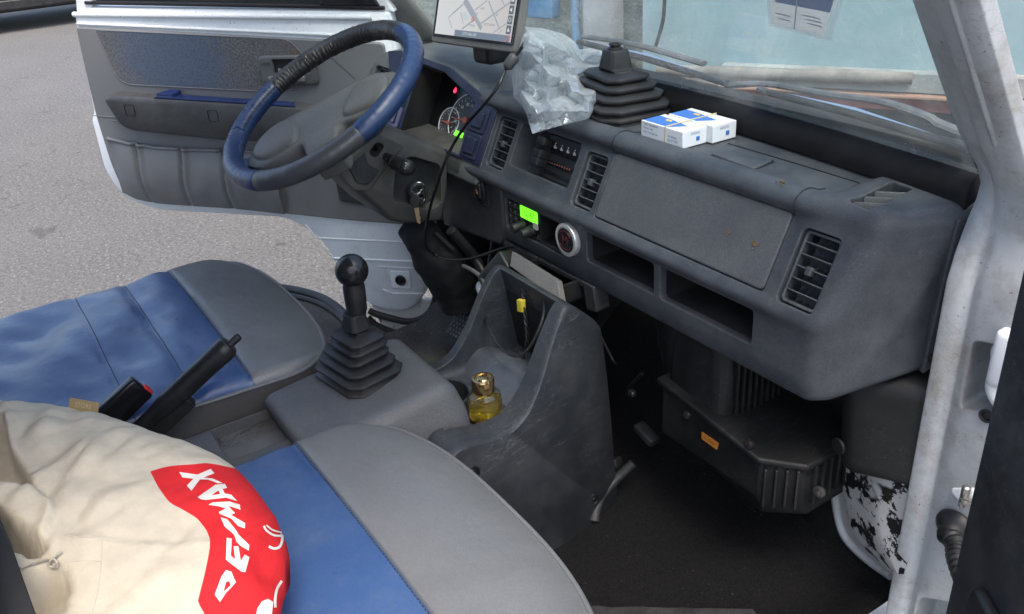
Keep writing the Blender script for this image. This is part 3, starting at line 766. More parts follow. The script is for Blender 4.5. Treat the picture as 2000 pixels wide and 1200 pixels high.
mb.lathe([(.0, .098), (.0125, .098), (.0135, .106), (.0155, .112), (.0165, .135), (.0165, .150), (.0150, .156), (.0155, .159)], top_, ax, 28); mb.build('lever_sleeve', MAT['black'], gb, 35)
k = M('knob_plastic'); k.p.inputs['Base Color'].default_value = (.010, .010, .011, 1); k.p.inputs['Roughness'].default_value = .22
mb = MB(); R_ = .0245; prf = [(R_ * math.sin(t), .176 + R_ * -math.cos(t)) for t in [math.pi * q / 22 for q in range(23)]]
prf[0] = (.0, .1515)
mb.lathe(prf, top_, ax, 36); kb = mb.build('gear_knob', k.m, gb, 60)
kc = top_ + ax * .176; fd = unit((.60, -.60, .42)); fe = unit(np.cross((0, 0, 1), fd)); fu = np.cross(fd, fe); mb = MB()
for i in range(-5, 6):
    for j_ in range(-5, 6):
        if i * i + j_ * j_ > 28: continue
        a, b = i * .0026 + (.0013 if j_ % 2 else 0), j_ * .0024; rr = math.sqrt(a * a + b * b)
        if rr > .0135: continue
        d_ = unit(fd * math.sqrt(max(R_ ** 2 - rr * rr, 0)) + fe * a + fu * b); mb.lathe([(.0010, -.0002), (.0010, .0003), (.0005, .0007)], kc + d_ * R_, d_, 6)
mb.build('grip_dimples', MAT['rubber'], gb, 40)
# hand brake
hbk = MB(); A0 = np.array((-.135, -.690, .795)); A1 = P(455, 668, 'x', -.105); dv = unit(A1 - A0); ln = np.linalg.norm(A1 - A0)
prfh = [(.0, -.05), (.010, -.05), (.0125, 0), (.013, .03), (.0155, .05), (.0165, .09), (.0160, ln - .05), (.0172, ln - .02), (.0172, ln - .012), (.013, ln - .006), (.0, ln - .005)]
hbk.lathe(prfh, A0, dv, 26); hbo = hbk.build('hand_brake', MAT['black'], van, 40)
mb = MB(); mb.lathe([(.0058, -.02), (.0058, .014), (.0048, .0165), (0, .017)], A0 + dv * (ln - .004), dv, 18); mb.build('release_button', MAT['rubber'], hbo)
mb = MB(); sdv = unit(np.cross(dv, (0, 0, 1))); upv = np.cross(sdv, dv)
mb.box(A0 + dv * .02 - upv * .016, dv, sdv, upv, (.06, .010, .014)); mb.build('lever_bracket', MAT['black'], hbo, 40, bevel=.003)
mb = MB(); mb.rbox((-.130, -.715, .762), (.020, .055, .026), .012); mb.build('lever_gaiter', MAT['rubber'], hbo)
# belt buckle beside the driver seat
bk0 = P(205, 822, 'x', -.165); bk1 = P(268, 762, 'x', -.165); bd = unit(bk1 - bk0); bl = np.linalg.norm(bk1 - bk0)
bx = unit(np.cross(bd, (0, 0, 1))); bu = np.cross(bx, bd)
mb = MB(); mb.rbox(bk0 + bd * (bl / 2 - .02), (.011, bl / 2 + .03, .021), .006, bx, bd, bu); bko = mb.build('belt_buckle', MAT['gloss_black'], van)
REDB = simple('red_button_plastic', (.60, .025, .02), .35)
mb = MB(); mb.rbox(bk0 + bd * (bl + .0085) - bu * .010, (.0075, .004, .008), .002, bx, bd, bu); mb.build('release_button', REDB, bko)

# ------------------------------------------------------------------ centre console with cup holders
side = [(-.345, .46), (-.362, .60), (-.362, .700), (-.352, .742), (-.335, .758), (-.31, .757), (-.265, .742), (-.225, .738), (-.195, .750), (-.165, .785), (-.13, .845), (-.105, .880), (-.09, .888), (-.070, .875), (-.030, .836), (-.020, .82), (-.015, .72), (-.015, .60), (-.015, .46)]
side = rpoly(side, .012, 2)
def xr_c(y, z): return .102 + .165 * (-.06 - y) + .10 * (.80 - z)
def xl_c(y, z): return -.105 - .04 * (-.06 - y)
cm_ = MB(); sideI = inset(side, 0); 
def shrink(d): 
    a_ = sum(side[i][0] * side[(i + 1) % len(side)][1] - side[(i + 1) % len(side)][0] * side[i][1] for i in range(len(side)))
    return inset(side, (1 if a_ > 0 else -1) * d)
rings = []
for t, ins in ((0, .004), (.012, .0015), (.03, 0), (.5, 0), (.95, 0), (.985, .0015), (1, .004)):
    pr_ = shrink(ins) if ins else side
    rings.append([(xl_c(y, z) * (1 - t) + xr_c(y, z) * t, y, z) for y, z in pr_])
cm_.loft(rings)
con = cm_.build('centre_console', MAT['console'], van, 45)
sc_ = [(-.318, .745), (-.305, .722), (-.215, .718), (-.16, .718), (-.10, .718), (-.064, .72), (-.088, .855), (-.106, .95), (-.14, .98), (-.2, .98), (-.32, .9)]
sc_ = rpoly(sc_, [.01, .02, .03, .05, .05, .03, .0, 0, 0, 0, .0], 4)
ct = MB(); rings = []
for t in (0, .04, .10, .9, .96, 1):
    ins = .010 * (1 - min(1, min(t, 1 - t) / .10)) ** 2
    rr_ = []
    for y, z in inset(sc_, 0):
        x0 = -.088 + .018 * smooth01((-.24 - y) / .06) * 0; x1 = .072 + .026 * smooth01((-.08 - y) / .2)
        rr_.append((x0 * (1 - t) + x1 * t, y, z + (ins if z < .72 else 0)))
    rings.append(rr_)
ct.loft(rings); cut(con, [ct])
# liner at the back wall of the scoop, in the near-black unlit cavity colour
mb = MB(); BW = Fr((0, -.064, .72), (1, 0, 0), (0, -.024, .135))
mb.fprism(BW, rpoly([(-.088, -.01), (.074, -.01), (.072, .128), (-.086, .128)], .012), -.001, .0015); mb.build('scoop_shade_liner', MAT['pit'], con, 30)
# ramp between scoop and cups, bluish reflection painted in as a paler colour
mb = MB(); rows = []
for i in range(19):
    t = i / 18; y = -.205 + .142 * t; z = .712 + .045 * smooth01((t - .05) / .45) - .030 * smooth01((t - .55) / .4)
    rows.append([(x, y - .012 * ((x - .0) / .09) ** 2, z - .008 * ((x) / .09) ** 2) for x in [-.087 + .17 * q / 16 for q in range(17)]])
mb.grid(rows); mb.build('scoop_ramp', plastic('sheen_console_plastic', (.075, .083, .095), .38, .2, 1400, .2, .35, (.25, .25, .25)), con, 60)
wl = MB(); wl.lathe([(.0475, 0), (.0475, .2)], (-.030, -.255, .676), (0, 0, 1), 36); cut(con, [wl])
# cup wells
for x, y, r_, mt in ((-.030, -.255, .043, MAT['console']),):
    mb = MB(); mb.lathe([(r_ + .006, .0), (r_ + .006, .052), (r_ + .004, .055), (r_, .053), (r_ - .003, .004), (0, .0035)], (x, y, .678), (0, 0, 1), 36)
    mb.build('cup_well', mt, con, 40)
mb = MB(); mb.tube([(-.030 + .036 * math.cos(t), -.255 + .036 * math.sin(t), .694) for t in [2 * math.pi * q / 36 for q in range(36)]], .002, 6, True); mb.build('well_step', MAT['tunnel'], con)
CS = [P(1150, 968, 'x', .118), P(937, 935, 'x', .17)]
for p_ in CS:
    x_ = xr_c(p_[1], p_[2]); mb = MB(); mb.lathe([(.011, .0), (.011, .0016), (.008, .002), (.0075, .0006), (.004, .0008), (.0035, .002), (0, .0022)], (x_ - .0005, p_[1], p_[2]), (1, -.1, .1), 20); mb.build('console_screw', MAT['black'], con)
# pull-out ash tray under the radio, its housing cheek
AF = Fr((0, -.075, .862), (1, 0, 0), (0, .55, .83))
ash = MB(); q_ = [AF.px(*t) for t in ((1000, 491), (1088, 546), (1097, 594), (996, 520))]
ash.fprism(AF, rpoly(q_, .002), -.012, 0)
ao = ash.build('ash_tray', plastic('dusty_tray_plastic', (.16, .155, .145), .55, .25, 900, .25, .4, (.22, .17, .12)), van, 40, bevel=.002)
mb = MB(); mb.abox(-.108, -.040, .835, .010, .06, .8375); mb.abox(-.108, -.040, .8375, -.105, .06, .870); mb.abox(.007, -.040, .8375, .010, .06, .870); mb.build('tray_box', MAT['black'], ao, 30)
mb = MB(); mb.prism([(-.216, -.004, .868), (.050, -.004, .872), (.056, -.004, .828), (.030, -.004, .822), (.022, -.004, .862), (-.09, -.004, .860), (-.216, -.004, .852)], (0, .03, 0)); mb.build('stack_skirt', MAT['dash_dark'], van, 40, bevel=.002)
# ------------------------------------------------------------------ instrument binnacle (its face turns a little towards the driver)
exB = unit(np.array([.41, 0, 0]) - U.n * .05)
B = Fr((-.29, 0, .985), exB, eU)
hood_o = rpoly([(-.440, -.03), (-.440, .135), (-.385, .160), (-.340, .1665), (-.170, .1625), (-.030, .1255), (.004, .114), (.004, -.03)], [.01, .04, .03, .05, .04, .03, .006, .01], 5)
bn = MB(); fwd = np.array((0, .30, .01))
bn.loft([[B.w(a, b, .001) for a, b in inset(hood_o, -.004)], [B.w(a, b, -.003) for a, b in hood_o], [B.w(a, b, -.006) + fwd * .3 for a, b in hood_o], [B.w(a, b, -.006) + fwd * .62 + (0, 0, -.002) for a, b in hood_o]])
bino = bn.build('instrument_binnacle', MAT['hood'], van, 40)
clus = rpoly([(-.268, .012), (-.268, .150), (-.19, .150), (-.172, .145), (-.075, .116), (-.062, .108), (-.062, .012)], .006, 3)
lv_ = (-.418, .04, -.350, .121)
cut(bino, [cutter(B, clus, .085), cutter(B, rrect(*lv_, .008), .05)])
vent(B.sh(-.006), lv_[0] + .002, lv_[1] + .002, lv_[2] - .002, lv_[3] - .002, van)
# navy surround
o_ = [(-.345, .010), (-.345, .095), (-.386, .155), (-.340, .1645), (-.168, .1605), (-.030, .1235), (.0, .1125), (.0, .006)]
i_ = [(-.266, .012), (-.266, .085), (-.268, .1500), (-.245, .1505), (-.182, .1485), (-.078, .1175), (-.066, .110), (-.066, .012)]
mb = MB(); mb.loft([[B.w(a, b, c) for a, b in pp] for pp, c in ((o_, -.002), (o_, .005), (i_, .004), (i_, -.004), (o_, -.004), (o_, -.002))], True, False)
sur = mb.build('cluster_surround', MAT['navy'], bino, 40, bevel=.0015)
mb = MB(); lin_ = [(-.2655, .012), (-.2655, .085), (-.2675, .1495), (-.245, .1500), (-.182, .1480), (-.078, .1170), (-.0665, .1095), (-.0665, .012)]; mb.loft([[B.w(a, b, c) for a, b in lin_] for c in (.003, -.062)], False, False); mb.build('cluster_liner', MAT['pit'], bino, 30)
def blank_switch(a0, b0, a1, b1, mat, par):
    mb = MB(); mb.fprism(B, rrect(a0, b0, a1, b1, .004), .004, .008); o = mb.build('switch_blank', mat, par, 40, bevel=.0012)
    x, y = (a1 - a0) * .2, (b1 - b0) * .18
    mb = MB(); mb.fprism(B, rrect(a0 + x * .8, b0 + y * .8, a1 - x * .8, b1 - y * .8, .003), .0075, .0085); mb.build('switch_groove', MAT['black'], o, 30)
    mb = MB(); mb.fprism(B, rrect(a0 + x, b0 + y, a1 - x, b1 - y, .003), .008, .0115); mb.build('switch_key', mat, o, 40, bevel=.0012)
blank_switch(-.062, .062, -.014, .109, MAT['navy'], sur); blank_switch(-.060, .012, -.014, .059, MAT['navy'], sur)
blank_switch(-.338, .058, -.276, .094, MAT['navy_lit'], sur); blank_switch(-.338, .013, -.276, .055, MAT['navy_lit'], sur)
# gauges
G = B.sh(-.060)
mb = MB(); mb.fprism(G, inset(clus, -.0005) if False else clus, -.006, 0); gp = mb.build('gauge_cluster', MAT['gloss_black'], van, 30)
GREY = simple('dial_grey', (.05, .05, .052), .5); WHT = simple('dial_white', (.75, .75, .73), .5); ORG_ = simple('needle_orange', (.32, .085, .05), .5, 0, (.6, .10, .04), .01)
def dial(u, v, r, ang, nums):
    a, b = G.px(u, v); mb = MB(); mb.lathe([(r, 0), (r, .003), (0, .003)], G.w(a, b, 0), G.n, 40); d_ = mb.build('dial', GREY, gp, 40)
    mb = MB(); mb.tube([G.w(a + r * math.cos(t), b + r * math.sin(t), .0035) for t in [2 * math.pi * q / 48 for q in range(48)]], .0010, 6, True); mb.build('dial_ring', WHT, d_)
    mb = MB(); 
    for q in range(21):
        t = math.radians(225 - 270 * q / 20); r0 = r * (.80 if q % 2 else .74); mb.fprism(G, [(a + r0 * math.cos(t - .015), b + r0 * math.sin(t - .015)), (a + r * .9 * math.cos(t), b + r * .9 * math.sin(t)), (a + r0 * math.cos(t + .015), b + r0 * math.sin(t + .015))], .003, .0035)
    mb.build('dial_ticks', WHT, d_, None)
    for t, s_ in nums: text(s_, G, a + r * .60 * math.cos(math.radians(t)), b + r * .60 * math.sin(math.radians(t)), r * .17, WHT, d_, 'numeral', c=.0035)
    t = math.radians(ang); e = np.array((math.cos(t), math.sin(t))); f_ = np.array((-e[1], e[0])); c_ = np.array((a, b))
    mb = MB(); mb.fprism(G, [tuple(c_ - f_ * .0022), tuple(c_ + e * r * .78 - f_ * .0006), tuple(c_ + e * r * .78 + f_ * .0006), tuple(c_ + f_ * .0022)], .005, .0062); mb.lathe([(r * .13, .0035), (r * .13, .007), (0, .0072)], G.w(a, b, 0), G.n, 20); mb.build('needle', ORG_, d_, 30)
    return a, b
A_, B_ = dial(912, 236, .052, 186, [(225 - 30 * q, str(q * 20)) for q in range(10)])
dial(879, 241, .031, 182, [(235, 'C'), (120, 'H')])
mb = MB(); mb.fprism(G, rrect(A_ - .020, B_ - .036, A_ + .006, B_ - .025, .001), .003, .0045); mb.build('odometer_display', LCD, gp, None)
a, b = G.px(889, 178); LAMP = simple('warning_lamp_red', (.4, .01, .02), .4, 0, (1.0, .02, .08), 1.2)
mb = MB(); mb.lathe([(.0042, 0), (.0042, .001), (0, .001)], G.w(a, b, 0), G.n, 14); mb.fprism(G, [(a - .0015, b + .003), (a + .0015, b + .003), (a + .0008, b + .007), (a - .0008, b + .007)], 0, .001); mb.build('warning_lamp', LAMP, gp, None)

# lower facia around the column
mb = MB(); mb.prism([(-.455, -.002, .825), (-.231, -.002, .852), (-.214, -.002, .868), (-.214, -.004, .975), (-.300, -.004, .986), (-.46, -.002, .99)], (0, .10, 0)); mb.build('knee_panel', MAT['dash_dark'], van, 40, bevel=.006)
mb = MB(); mb.prism([(-.70, .0, .86), (-.46, -.0, .83), (-.46, -.0, .99), (-.70, -.0, .99)], (0, .10, 0)); mb.build('knee_panel', MAT['trim'], van, 40, bevel=.006)
mb = MB(); mb.prism([B.w(-.44, -.028, .001), B.w(-.05, -.028, .001), B.w(-.05, .010, .001), B.w(-.44, .010, .001)], (0, .08, 0)); mb.build('cluster_apron', MAT['trim'], bino, 40, bevel=.004)

# ------------------------------------------------------------------ steering column
CX = -.457
SO = [(-.262, 1.050), (-.222, .985), (-.180, .934), (-.158, .902), (-.120, .886), (-.050, .872), (-.030, .930), (-.020, 1.010), (-.075, 1.040), (-.162, 1.094), (-.215, 1.068)]
SO = rpoly(SO, .012, 3); sh_ = MB(); rings = []
aS = sum(SO[i][0] * SO[(i + 1) % len(SO)][1] - SO[(i + 1) % len(SO)][0] * SO[i][1] for i in range(len(SO))); sgS = 1 if aS > 0 else -1
for t, ins in ((0, .010), (.03, .003), (.08, 0), (.92, 0), (.97, .003), (1, .010)):
    rings.append([(-.555 + .195 * t, y, z) for y, z in inset(SO, sgS * ins)])
sh_.loft(rings); col = sh_.build('steering_column', MAT['trim'], van, 45)
SFm = Fr((-.36, 0, 0), (0, 1, 0), (0, 0, 1))
def spx(l): return [SFm.px(*q) for q in l]
pk = MB(); pk.fprism(SFm, rpoly(spx([(772, 330), (800, 304), (861, 322), (862, 398), (838, 412), (768, 392)]), .012), -.035, .03)
hl_ = MB(); hl_.fprism(SFm, rpoly(spx([(716, 300), (733, 274), (752, 283), (735, 312)]), .010), -.045, .03)
cut(col, [pk, hl_])
mb = MB(); mb.fprism(SFm.sh(-.033), rpoly(spx([(714, 300), (733, 272), (754, 283), (735, 314)]), .010), -.004, 0); mb.build('stalk_slot', MAT['pit'], col, 30)
mb = MB(); mb.fprism(SFm.sh(-.031), rpoly(spx([(770, 330), (800, 302), (863, 322), (864, 398), (838, 414), (766, 392)]), .012), -.004, 0); mb.build('lock_pocket', MAT['dash_dark'], col, 30)
mb = MB(); mb.fprism(SFm, rpoly(spx([(655, 330), (735, 262), (790, 283), (752, 330), (722, 372), (690, 372)]), .008), -.004, .0035); mb.build('column_plate', MAT['trim'], col, 40, bevel=.002)
hl2 = MB(); hl2.fprism(SFm, rpoly(spx([(718, 300), (734, 276), (751, 284), (734, 310)]), .010), -.01, .03); cut([o for o in col.children if o.name.startswith('column_plate')][0], [hl2])
mb = MB(); mb.fprism(SFm.sh(.0035), rpoly(spx([(676, 322), (708, 294), (716, 320), (738, 332), (716, 360), (694, 356)]), .005), 0, .004); mb.build('column_boss', MAT['dash_dark'], col, 40, bevel=.0025)
# wiper stalk
S0 = P(735, 292, 'x', -.385); S1 = P(770, 318, 'x', -.335); S2 = P(803, 331, 'x', -.285)
mb = MB(); d_ = unit(S2 - S1); pts = [S0, S0 + (S1 - S0) * .5, S1, S1 + d_ * .010, S1 + d_ * .02, S2 - d_ * .010, S2 - d_ * .003, S2]
mb.tube(pts, [.006, .0075, .0105, .0125, .0135, .0145, .0115, .004], 18); stalk = mb.build('wiper_stalk', MAT['black'], van, 50)
mb = MB(); mb.tube([S1 - d_ * .001, S1 + d_ * .002], .0128, 18); mb.build('stalk_ring', MAT['rubber'], stalk)
sn = unit(CAM - S2); sfr = Fr((S1 + S2) / 2 + sn * .0139 + d_ * .008, d_, np.cross(sn, d_))
mb = MB(); mb.lathe([(.0085, -.004), (.0085, .0012), (.0072, .0022), (0, .0022)], sfr.o, sn, 24); mb.build('washer_button', MAT['gloss_black'], stalk)
mb = MB(); mb.tube([sfr.w(.0045 * math.cos(t), .0035 * math.sin(t), .0024) for t in [math.pi * (.15 + 1.7 * q / 12) for q in range(13)]], .0005, 4); mb.tube([sfr.w(0, -.001, .0024), sfr.w(0, .005, .0024)], .0005, 4); mb.build('wash_symbol', TXT, stalk)
sf2 = Fr(S0 + (S1 - S0) * .80 + sn * .0105, unit(S1 - S0), np.cross(sn, unit(S1 - S0)))
for q in range(3):
    mb = MB(); mb.tube([sf2.w(-.008 + .006 * q + .0018 * math.cos(t), -.001 + .0025 * math.sin(t), .0004) for t in [2 * math.pi * z / 8 for z in range(8)]], .0004, 4, True); mb.build('wipe_symbol', TXT, stalk)
# black sleeve over the lower column
slv = [(810, 440), (835, 482), (858, 515), (880, 548), (893, 572), (900, 590)]
pts = spline([P(u, v, 'x', -.44 + .0 * i) for i, (u, v) in enumerate(slv)], 8); mb = MB(); nrm_ = len(pts); rings = []
for i, p_ in enumerate(pts):
    T_ = unit(pts[min(i + 1, nrm_ - 1)] - pts[max(i - 1, 0)]); N_ = unit(np.cross(T_, (0, 1, .2))); B2 = np.cross(T_, N_)
    r0 = .036 + .013 * smooth01(i / 20)
    rings.append([p_ + (N_ * math.cos(t) + B2 * math.sin(t)) * (r0 + .006 * noise.noise((p_[2] * 38, math.cos(t) * 1.4, math.sin(t) * 1.4))) for t in [2 * math.pi * q / 28 for q in range(28)]])
mb.loft(rings); k = M('black_cloth'); k.p.inputs['Base Color'].default_value = (.009, .009, .010, 1); k.p.inputs['Roughness'].default_value = .75
k.link(k.bump(k.noise(24, 4), .5, .01), k.p.inputs['Normal']); slo = mb.build('column_sleeve', k.m, van, 60)

# ------------------------------------------------------------------ steering wheel
RW = .195; WC = np.array((-.457, -.221, 1.124)); a_, b_ = math.radians(59.7), math.radians(3.1)
WN = np.array([math.sin(b_) * math.cos(a_), -math.cos(b_) * math.cos(a_), math.sin(a_)])
wu = unit(np.cross((0, 0, 1), WN)); wv_ = np.cross(WN, wu)           # wv_ points up the wheel
W = Fr(WC, wu, wv_)
def wang(u, v):
    a, b = W.px(u, v); return math.atan2(b, a)
LBLK = M('worn_black_leather'); k = LBLK
c = k.mix(k.ramp(k.noise(14, 6), [(.35, 0.0), (.75, 1.0)]), (.014, .014, .015), (.055, .052, .048)); k.link(c, k.p.inputs['Base Color']); k.link(k.ramp(k.noise(20, 4), [(.3, .25), (.7, .5)]), k.p.inputs['Roughness'])
k.link(k.bump(k.noise(90, 4), .5, .003), k.p.inputs['Normal'])
LGRY = vinyl('worn_grey_leather', (.045, .048, .052), (.075, .075, .075), .36, .3, (.14, .13, .12))
LBLU = vinyl('blue_leather', (.009, .025, .080), (.017, .040, .110), .30, .25, (.05, .08, .14))
segs = []  # (start angle, end angle, material, wrinkle)
t_top = wang(790, 62); t_br = wang(702, 262); t_bl = wang(505, 357); t_l = wang(470, 262); t_lu = wang(540, 175)
def wrapto(t, ref):
    while t < ref: t += 2 * math.pi
    return t
# going counter clockwise in the wheel plane from the lower right joint
st = t_br; s1 = wrapto(t_top, st); s2 = wrapto(t_lu, s1); s3 = wrapto(t_l, s2); s4 = wrapto(t_bl, s3); s5 = st + 2 * math.pi
sw = bpy.data.objects.new('steering_wheel', None); COL.objects.link(sw); put(sw, WC, van)
sw.empty_display_size = .05
def rim(t0, t1, mat, rad, wr=0.0, nm='rim_cover', steps=None):
    mb = MB(); n_ = steps or max(8, int((t1 - t0) / .012)); rings = []
    for i in range(n_ + 1):
        t = t0 + (t1 - t0) * i / n_; er = np.array(W.ex * math.cos(t) + W.ey * math.sin(t)); ctr = W.o + er * RW
        edge = min(i, n_ - i) / n_; rr = rad * (1 - .05 * math.exp(-min(i, n_ - i) / 1.2))
        ring = []
        for q in range(22):
            p_ = 2 * math.pi * q / 22; inn = (1 - math.cos(p_)) / 2        # 1 on the inner side of the rim
            d = er * math.cos(p_) + W.n * math.sin(p_)
            w_ = wr * (inn ** .8) * (math.sin(t * 150 + 2.2 * noise.noise((t * 9, p_, 0)) * 3 + p_ * .8) * .6 + .7 * noise.noise((t * 60, p_ * 1.5, 2))) 
            w_ += .0006 * noise.noise((t * 22, p_, 7))
            ring.append(ctr + d * (rr + w_))
        rings.append(ring)
    mb.loft(rings); return mb.build(nm, mat, sw, 60)
rim(st, s1, LBLU, .0185); rim(s1, s2, LBLK.m, .0178, .0018); rim(s2, s3, LBLU, .0182, .0009); rim(s3, s4, LBLU, .0185, .0002); rim(s4, s5, LGRY, .0180)
# stitched lacing on the inner side of the left part
sb = MB()
for q in range(34):
    t = s2 + (s3 - s2) * (q + .5) / 34; er = np.array(W.ex * math.cos(t) + W.ey * math.sin(t)); et = np.array(-W.ex * math.sin(t) + W.ey * math.cos(t))
    p0 = W.o + er * (RW - .0155) + W.n * .009; sb.tube([p0 - et * .003, p0 - er * .002 + W.n * -.004 + et * .003], .0009, 5)
sb.build('rim_lacing', MAT['stitch'], sw)
# hub: padded centre with two broad drooping arms and a lower spoke; the wheel is turned to the left
tw = math.radians(52); W2 = Fr(WC, wu * math.cos(tw) + wv_ * math.sin(tw), -wu * math.sin(tw) + wv_ * math.cos(tw))
half = [(.0, .072), (.055, .062), (.110, .034), (.152, -.006), (.164, -.066), (.125, -.102), (.075, -.096), (.040, -.084), (.030, -.135)]
HO = [(a, b) for a, b in half] + [(-a, b) for a, b in half[:0:-1]]
HO = rpoly(HO, [.03, .03, .03, .012, .012, .03, .02, .02, .008, .008, .02, .02, .03, .012, .012, .03, .03], 4)
def hz_(a, b):
    return -.010 + .004 * smooth01((abs(a) - .10) / .06) - .018 * smooth01((b - .02) / .05) - .012 * smooth01((-b - .095) / .04)
mb = MB(); rings = []
for f_, dz in ((.98, -.050), (1.0, -.024), (1.0, -.012), (.975, -.005), (.94, -.001), (.8, 0), (.6, 0), (.4, 0), (.2, 0), (.02, 0)):
    rings.append([W2.w(a * f_, (b + .02) * f_ - .02, hz_(a * f_, (b + .02) * f_ - .02) + (dz if dz > -.01 else dz * (1 - .55 * smooth01((abs(a) - .08) / .07)))) for a, b in HO])
mb.loft(rings); hubo = mb.build('wheel_hub', MAT['hub'], sw, 70)
for sx_ in (-1, 1):                                                   # raised pads inside either arm
    pad = rpoly([(.046 * sx_, -.078), (.050 * sx_, -.028), (.080 * sx_, .014), (.112 * sx_, .010), (.142 * sx_, -.022), (.148 * sx_, -.062), (.115 * sx_, -.090)], .022, 5)
    mb = MB(); ca_ = sum(p_[0] for p_ in pad) / len(pad); cb_ = sum(p_[1] for p_ in pad) / len(pad); rings = []
    for f_, dz in ((1.04, -.006), (1.03, -.0008), (1.0, -.0005), (.985, .0025), (.95, .006), (.85, .0095), (.6, .0125), (.3, .0135), (.02, .014)):
        rings.append([W2.w(ca_ + (a - ca_) * f_, cb_ + (b - cb_) * f_, hz_(ca_ + (a - ca_) * f_, cb_ + (b - cb_) * f_) + dz) for a, b in pad])
    mb.loft(rings); mb.build('horn_pad', MAT['hub'], hubo, 70)
    mb = MB(); 0 and mb.tube([W2.w(ca_ + (a - ca_) * 1.01, cb_ + (b - cb_) * 1.01, hz_(ca_ + (a - ca_) * 1.01, cb_ + (b - cb_) * 1.01) + .0004) for a, b in pad], .0012, 6, True); pass
mb = MB(); rings = []
for q in range(9):
    t = q / 8; b = -.120 - .070 * t; w_ = .030 + .010 * t * t; c = -.034 + .026 * t
    rings.append([W2.w(a * w_, b, c + d * .010) for a, d in ((-1, -.6), (-.8, .4), (0, .9), (.8, .4), (1, -.6), (.6, -1.4), (-.6, -1.4))])
mb.loft(rings); mb.build('lower_spoke', MAT['hub'], sw, 60)
for sx_ in (-1, 1):
    mb = MB(); rings = []
    for q in range(5):
        t = q / 4; a = sx_ * (.166 + .022 * t); h_ = .030; c = -.034 + .024 * t
        rings.append([W2.w(a * .90, -.048 + b * h_ * .9 - .02 * (abs(a) - .166) / .022, c + d * .010) for b, d in ((-1, -.6), (-.7, .5), (0, .8), (.7, .5), (1, -.6), (.5, -1.3), (-.5, -1.3))])
    mb.loft(rings); mb.build('side_spoke', LBLU, sw, 60)
mb = MB(); mb.lathe([(.05, -.10), (.06, -.050), (.02, -.045)], WC, WN, 24); mb.build('hub_skirt', MAT['trim'], sw)

# ------------------------------------------------------------------ pedals and lower clutter on the driver side
PC = P(899, 638, 'x', -.435); pn = unit((.25, -.75, .65)); pe = unit(np.cross((0, .3, 1), pn)); pu_ = np.cross(pn, pe); PF = Fr(PC, pe, pu_)
mb = MB(); mb.fprism(PF, rpoly([(-.030, -.030), (.030, -.030), (.026, .030), (-.026, .030)], .008), -.012, 0); ped = mb.build('brake_pedal', MAT['rubber'], van, 40, bevel=.002)
mb = MB()
for i in range(6):
    for j_ in range(6):
        a, b = -.0235 + .0088 * i + (.0044 if j_ % 2 else 0), -.023 + .0092 * j_
        if abs(a) > .025: continue
        mb.fprism(PF, [(a + .0036 * math.cos(t), b + .0036 * math.sin(t)) for t in [math.pi / 6 + math.pi / 3 * q for q in range(6)]], -.0005, .002)
mb.build('pedal_studs', plastic('worn_rubber', (.07, .07, .068), .5, .2, 0, 0, .1), ped, 30)
mb = MB(); mb.tube([PC - pn * .010 + pu_ * .02, PC - pn * .03 + pu_ * .10, PC + (0, .12, .24)], .008, 8); mb.build('pedal_arm', MAT['black'], ped)
mb = MB(); mb.tube([P(850, 455, 'x', -.40), P(885, 487, 'x', -.40)], .0035, 8); mb.build('column_rod', MAT['steel'], van)
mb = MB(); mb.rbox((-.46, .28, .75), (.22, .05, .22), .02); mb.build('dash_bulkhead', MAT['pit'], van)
mb = MB(); mb.tube(spline([P(880, 450, 'x', -.33), P(925, 500, 'x', -.33), P(950, 545, 'x', -.30), P(975, 600, 'x', -.28)], 6), .010, 10); mb.build('column_linkage', MAT['black'], van)
mb = MB(); mb.rbox(P(965, 575, 'y', .02), (.035, .03, .012), .008, unit((.8, -.2, -.5)), unit((.2, 1, 0)), unit((.5, 0, .8))); mb.build('white_bracket', MAT['white'], van)
# ------------------------------------------------------------------ driver door, swung open
DD = unit((-.72, -.69, 0)); D = Fr((-.70, .03, 0), DD, (0, 0, 1)); IN = -1.0     # interior faces -n
def din(c): return -c
sk = rpoly([(-.02, 1.225), (.70, 1.252), (.742, 1.238), (.763, 1.01), (.776, .992), (.779, .856), (.741, .790), (.66, .762), (.30, .752), (.225, .697), (.176, .597), (.128, .517), (.02, .507), (-.036, .582), (-.040, .75)], [.01, .02, .015, .01, .01, .03, .04, .05, .06, .03, .02, .04, .05, .03, .02], 4)
mb = MB(); ca_, cb_ = .35, .95
a2 = sum(sk[i][0] * sk[(i + 1) % len(sk)][1] - sk[(i + 1) % len(sk)][0] * sk[i][1] for i in range(len(sk))); sgD = 1 if a2 > 0 else -1
mb.loft([[D.w(a, b, c) for a, b in inset(sk, sgD * ins)] for ins, c in ((.006, 0), (.001, .004), (0, .010), (0, .030), (.006, .038))])
door = mb.build('driver_door', MAT['white'], van, 40)
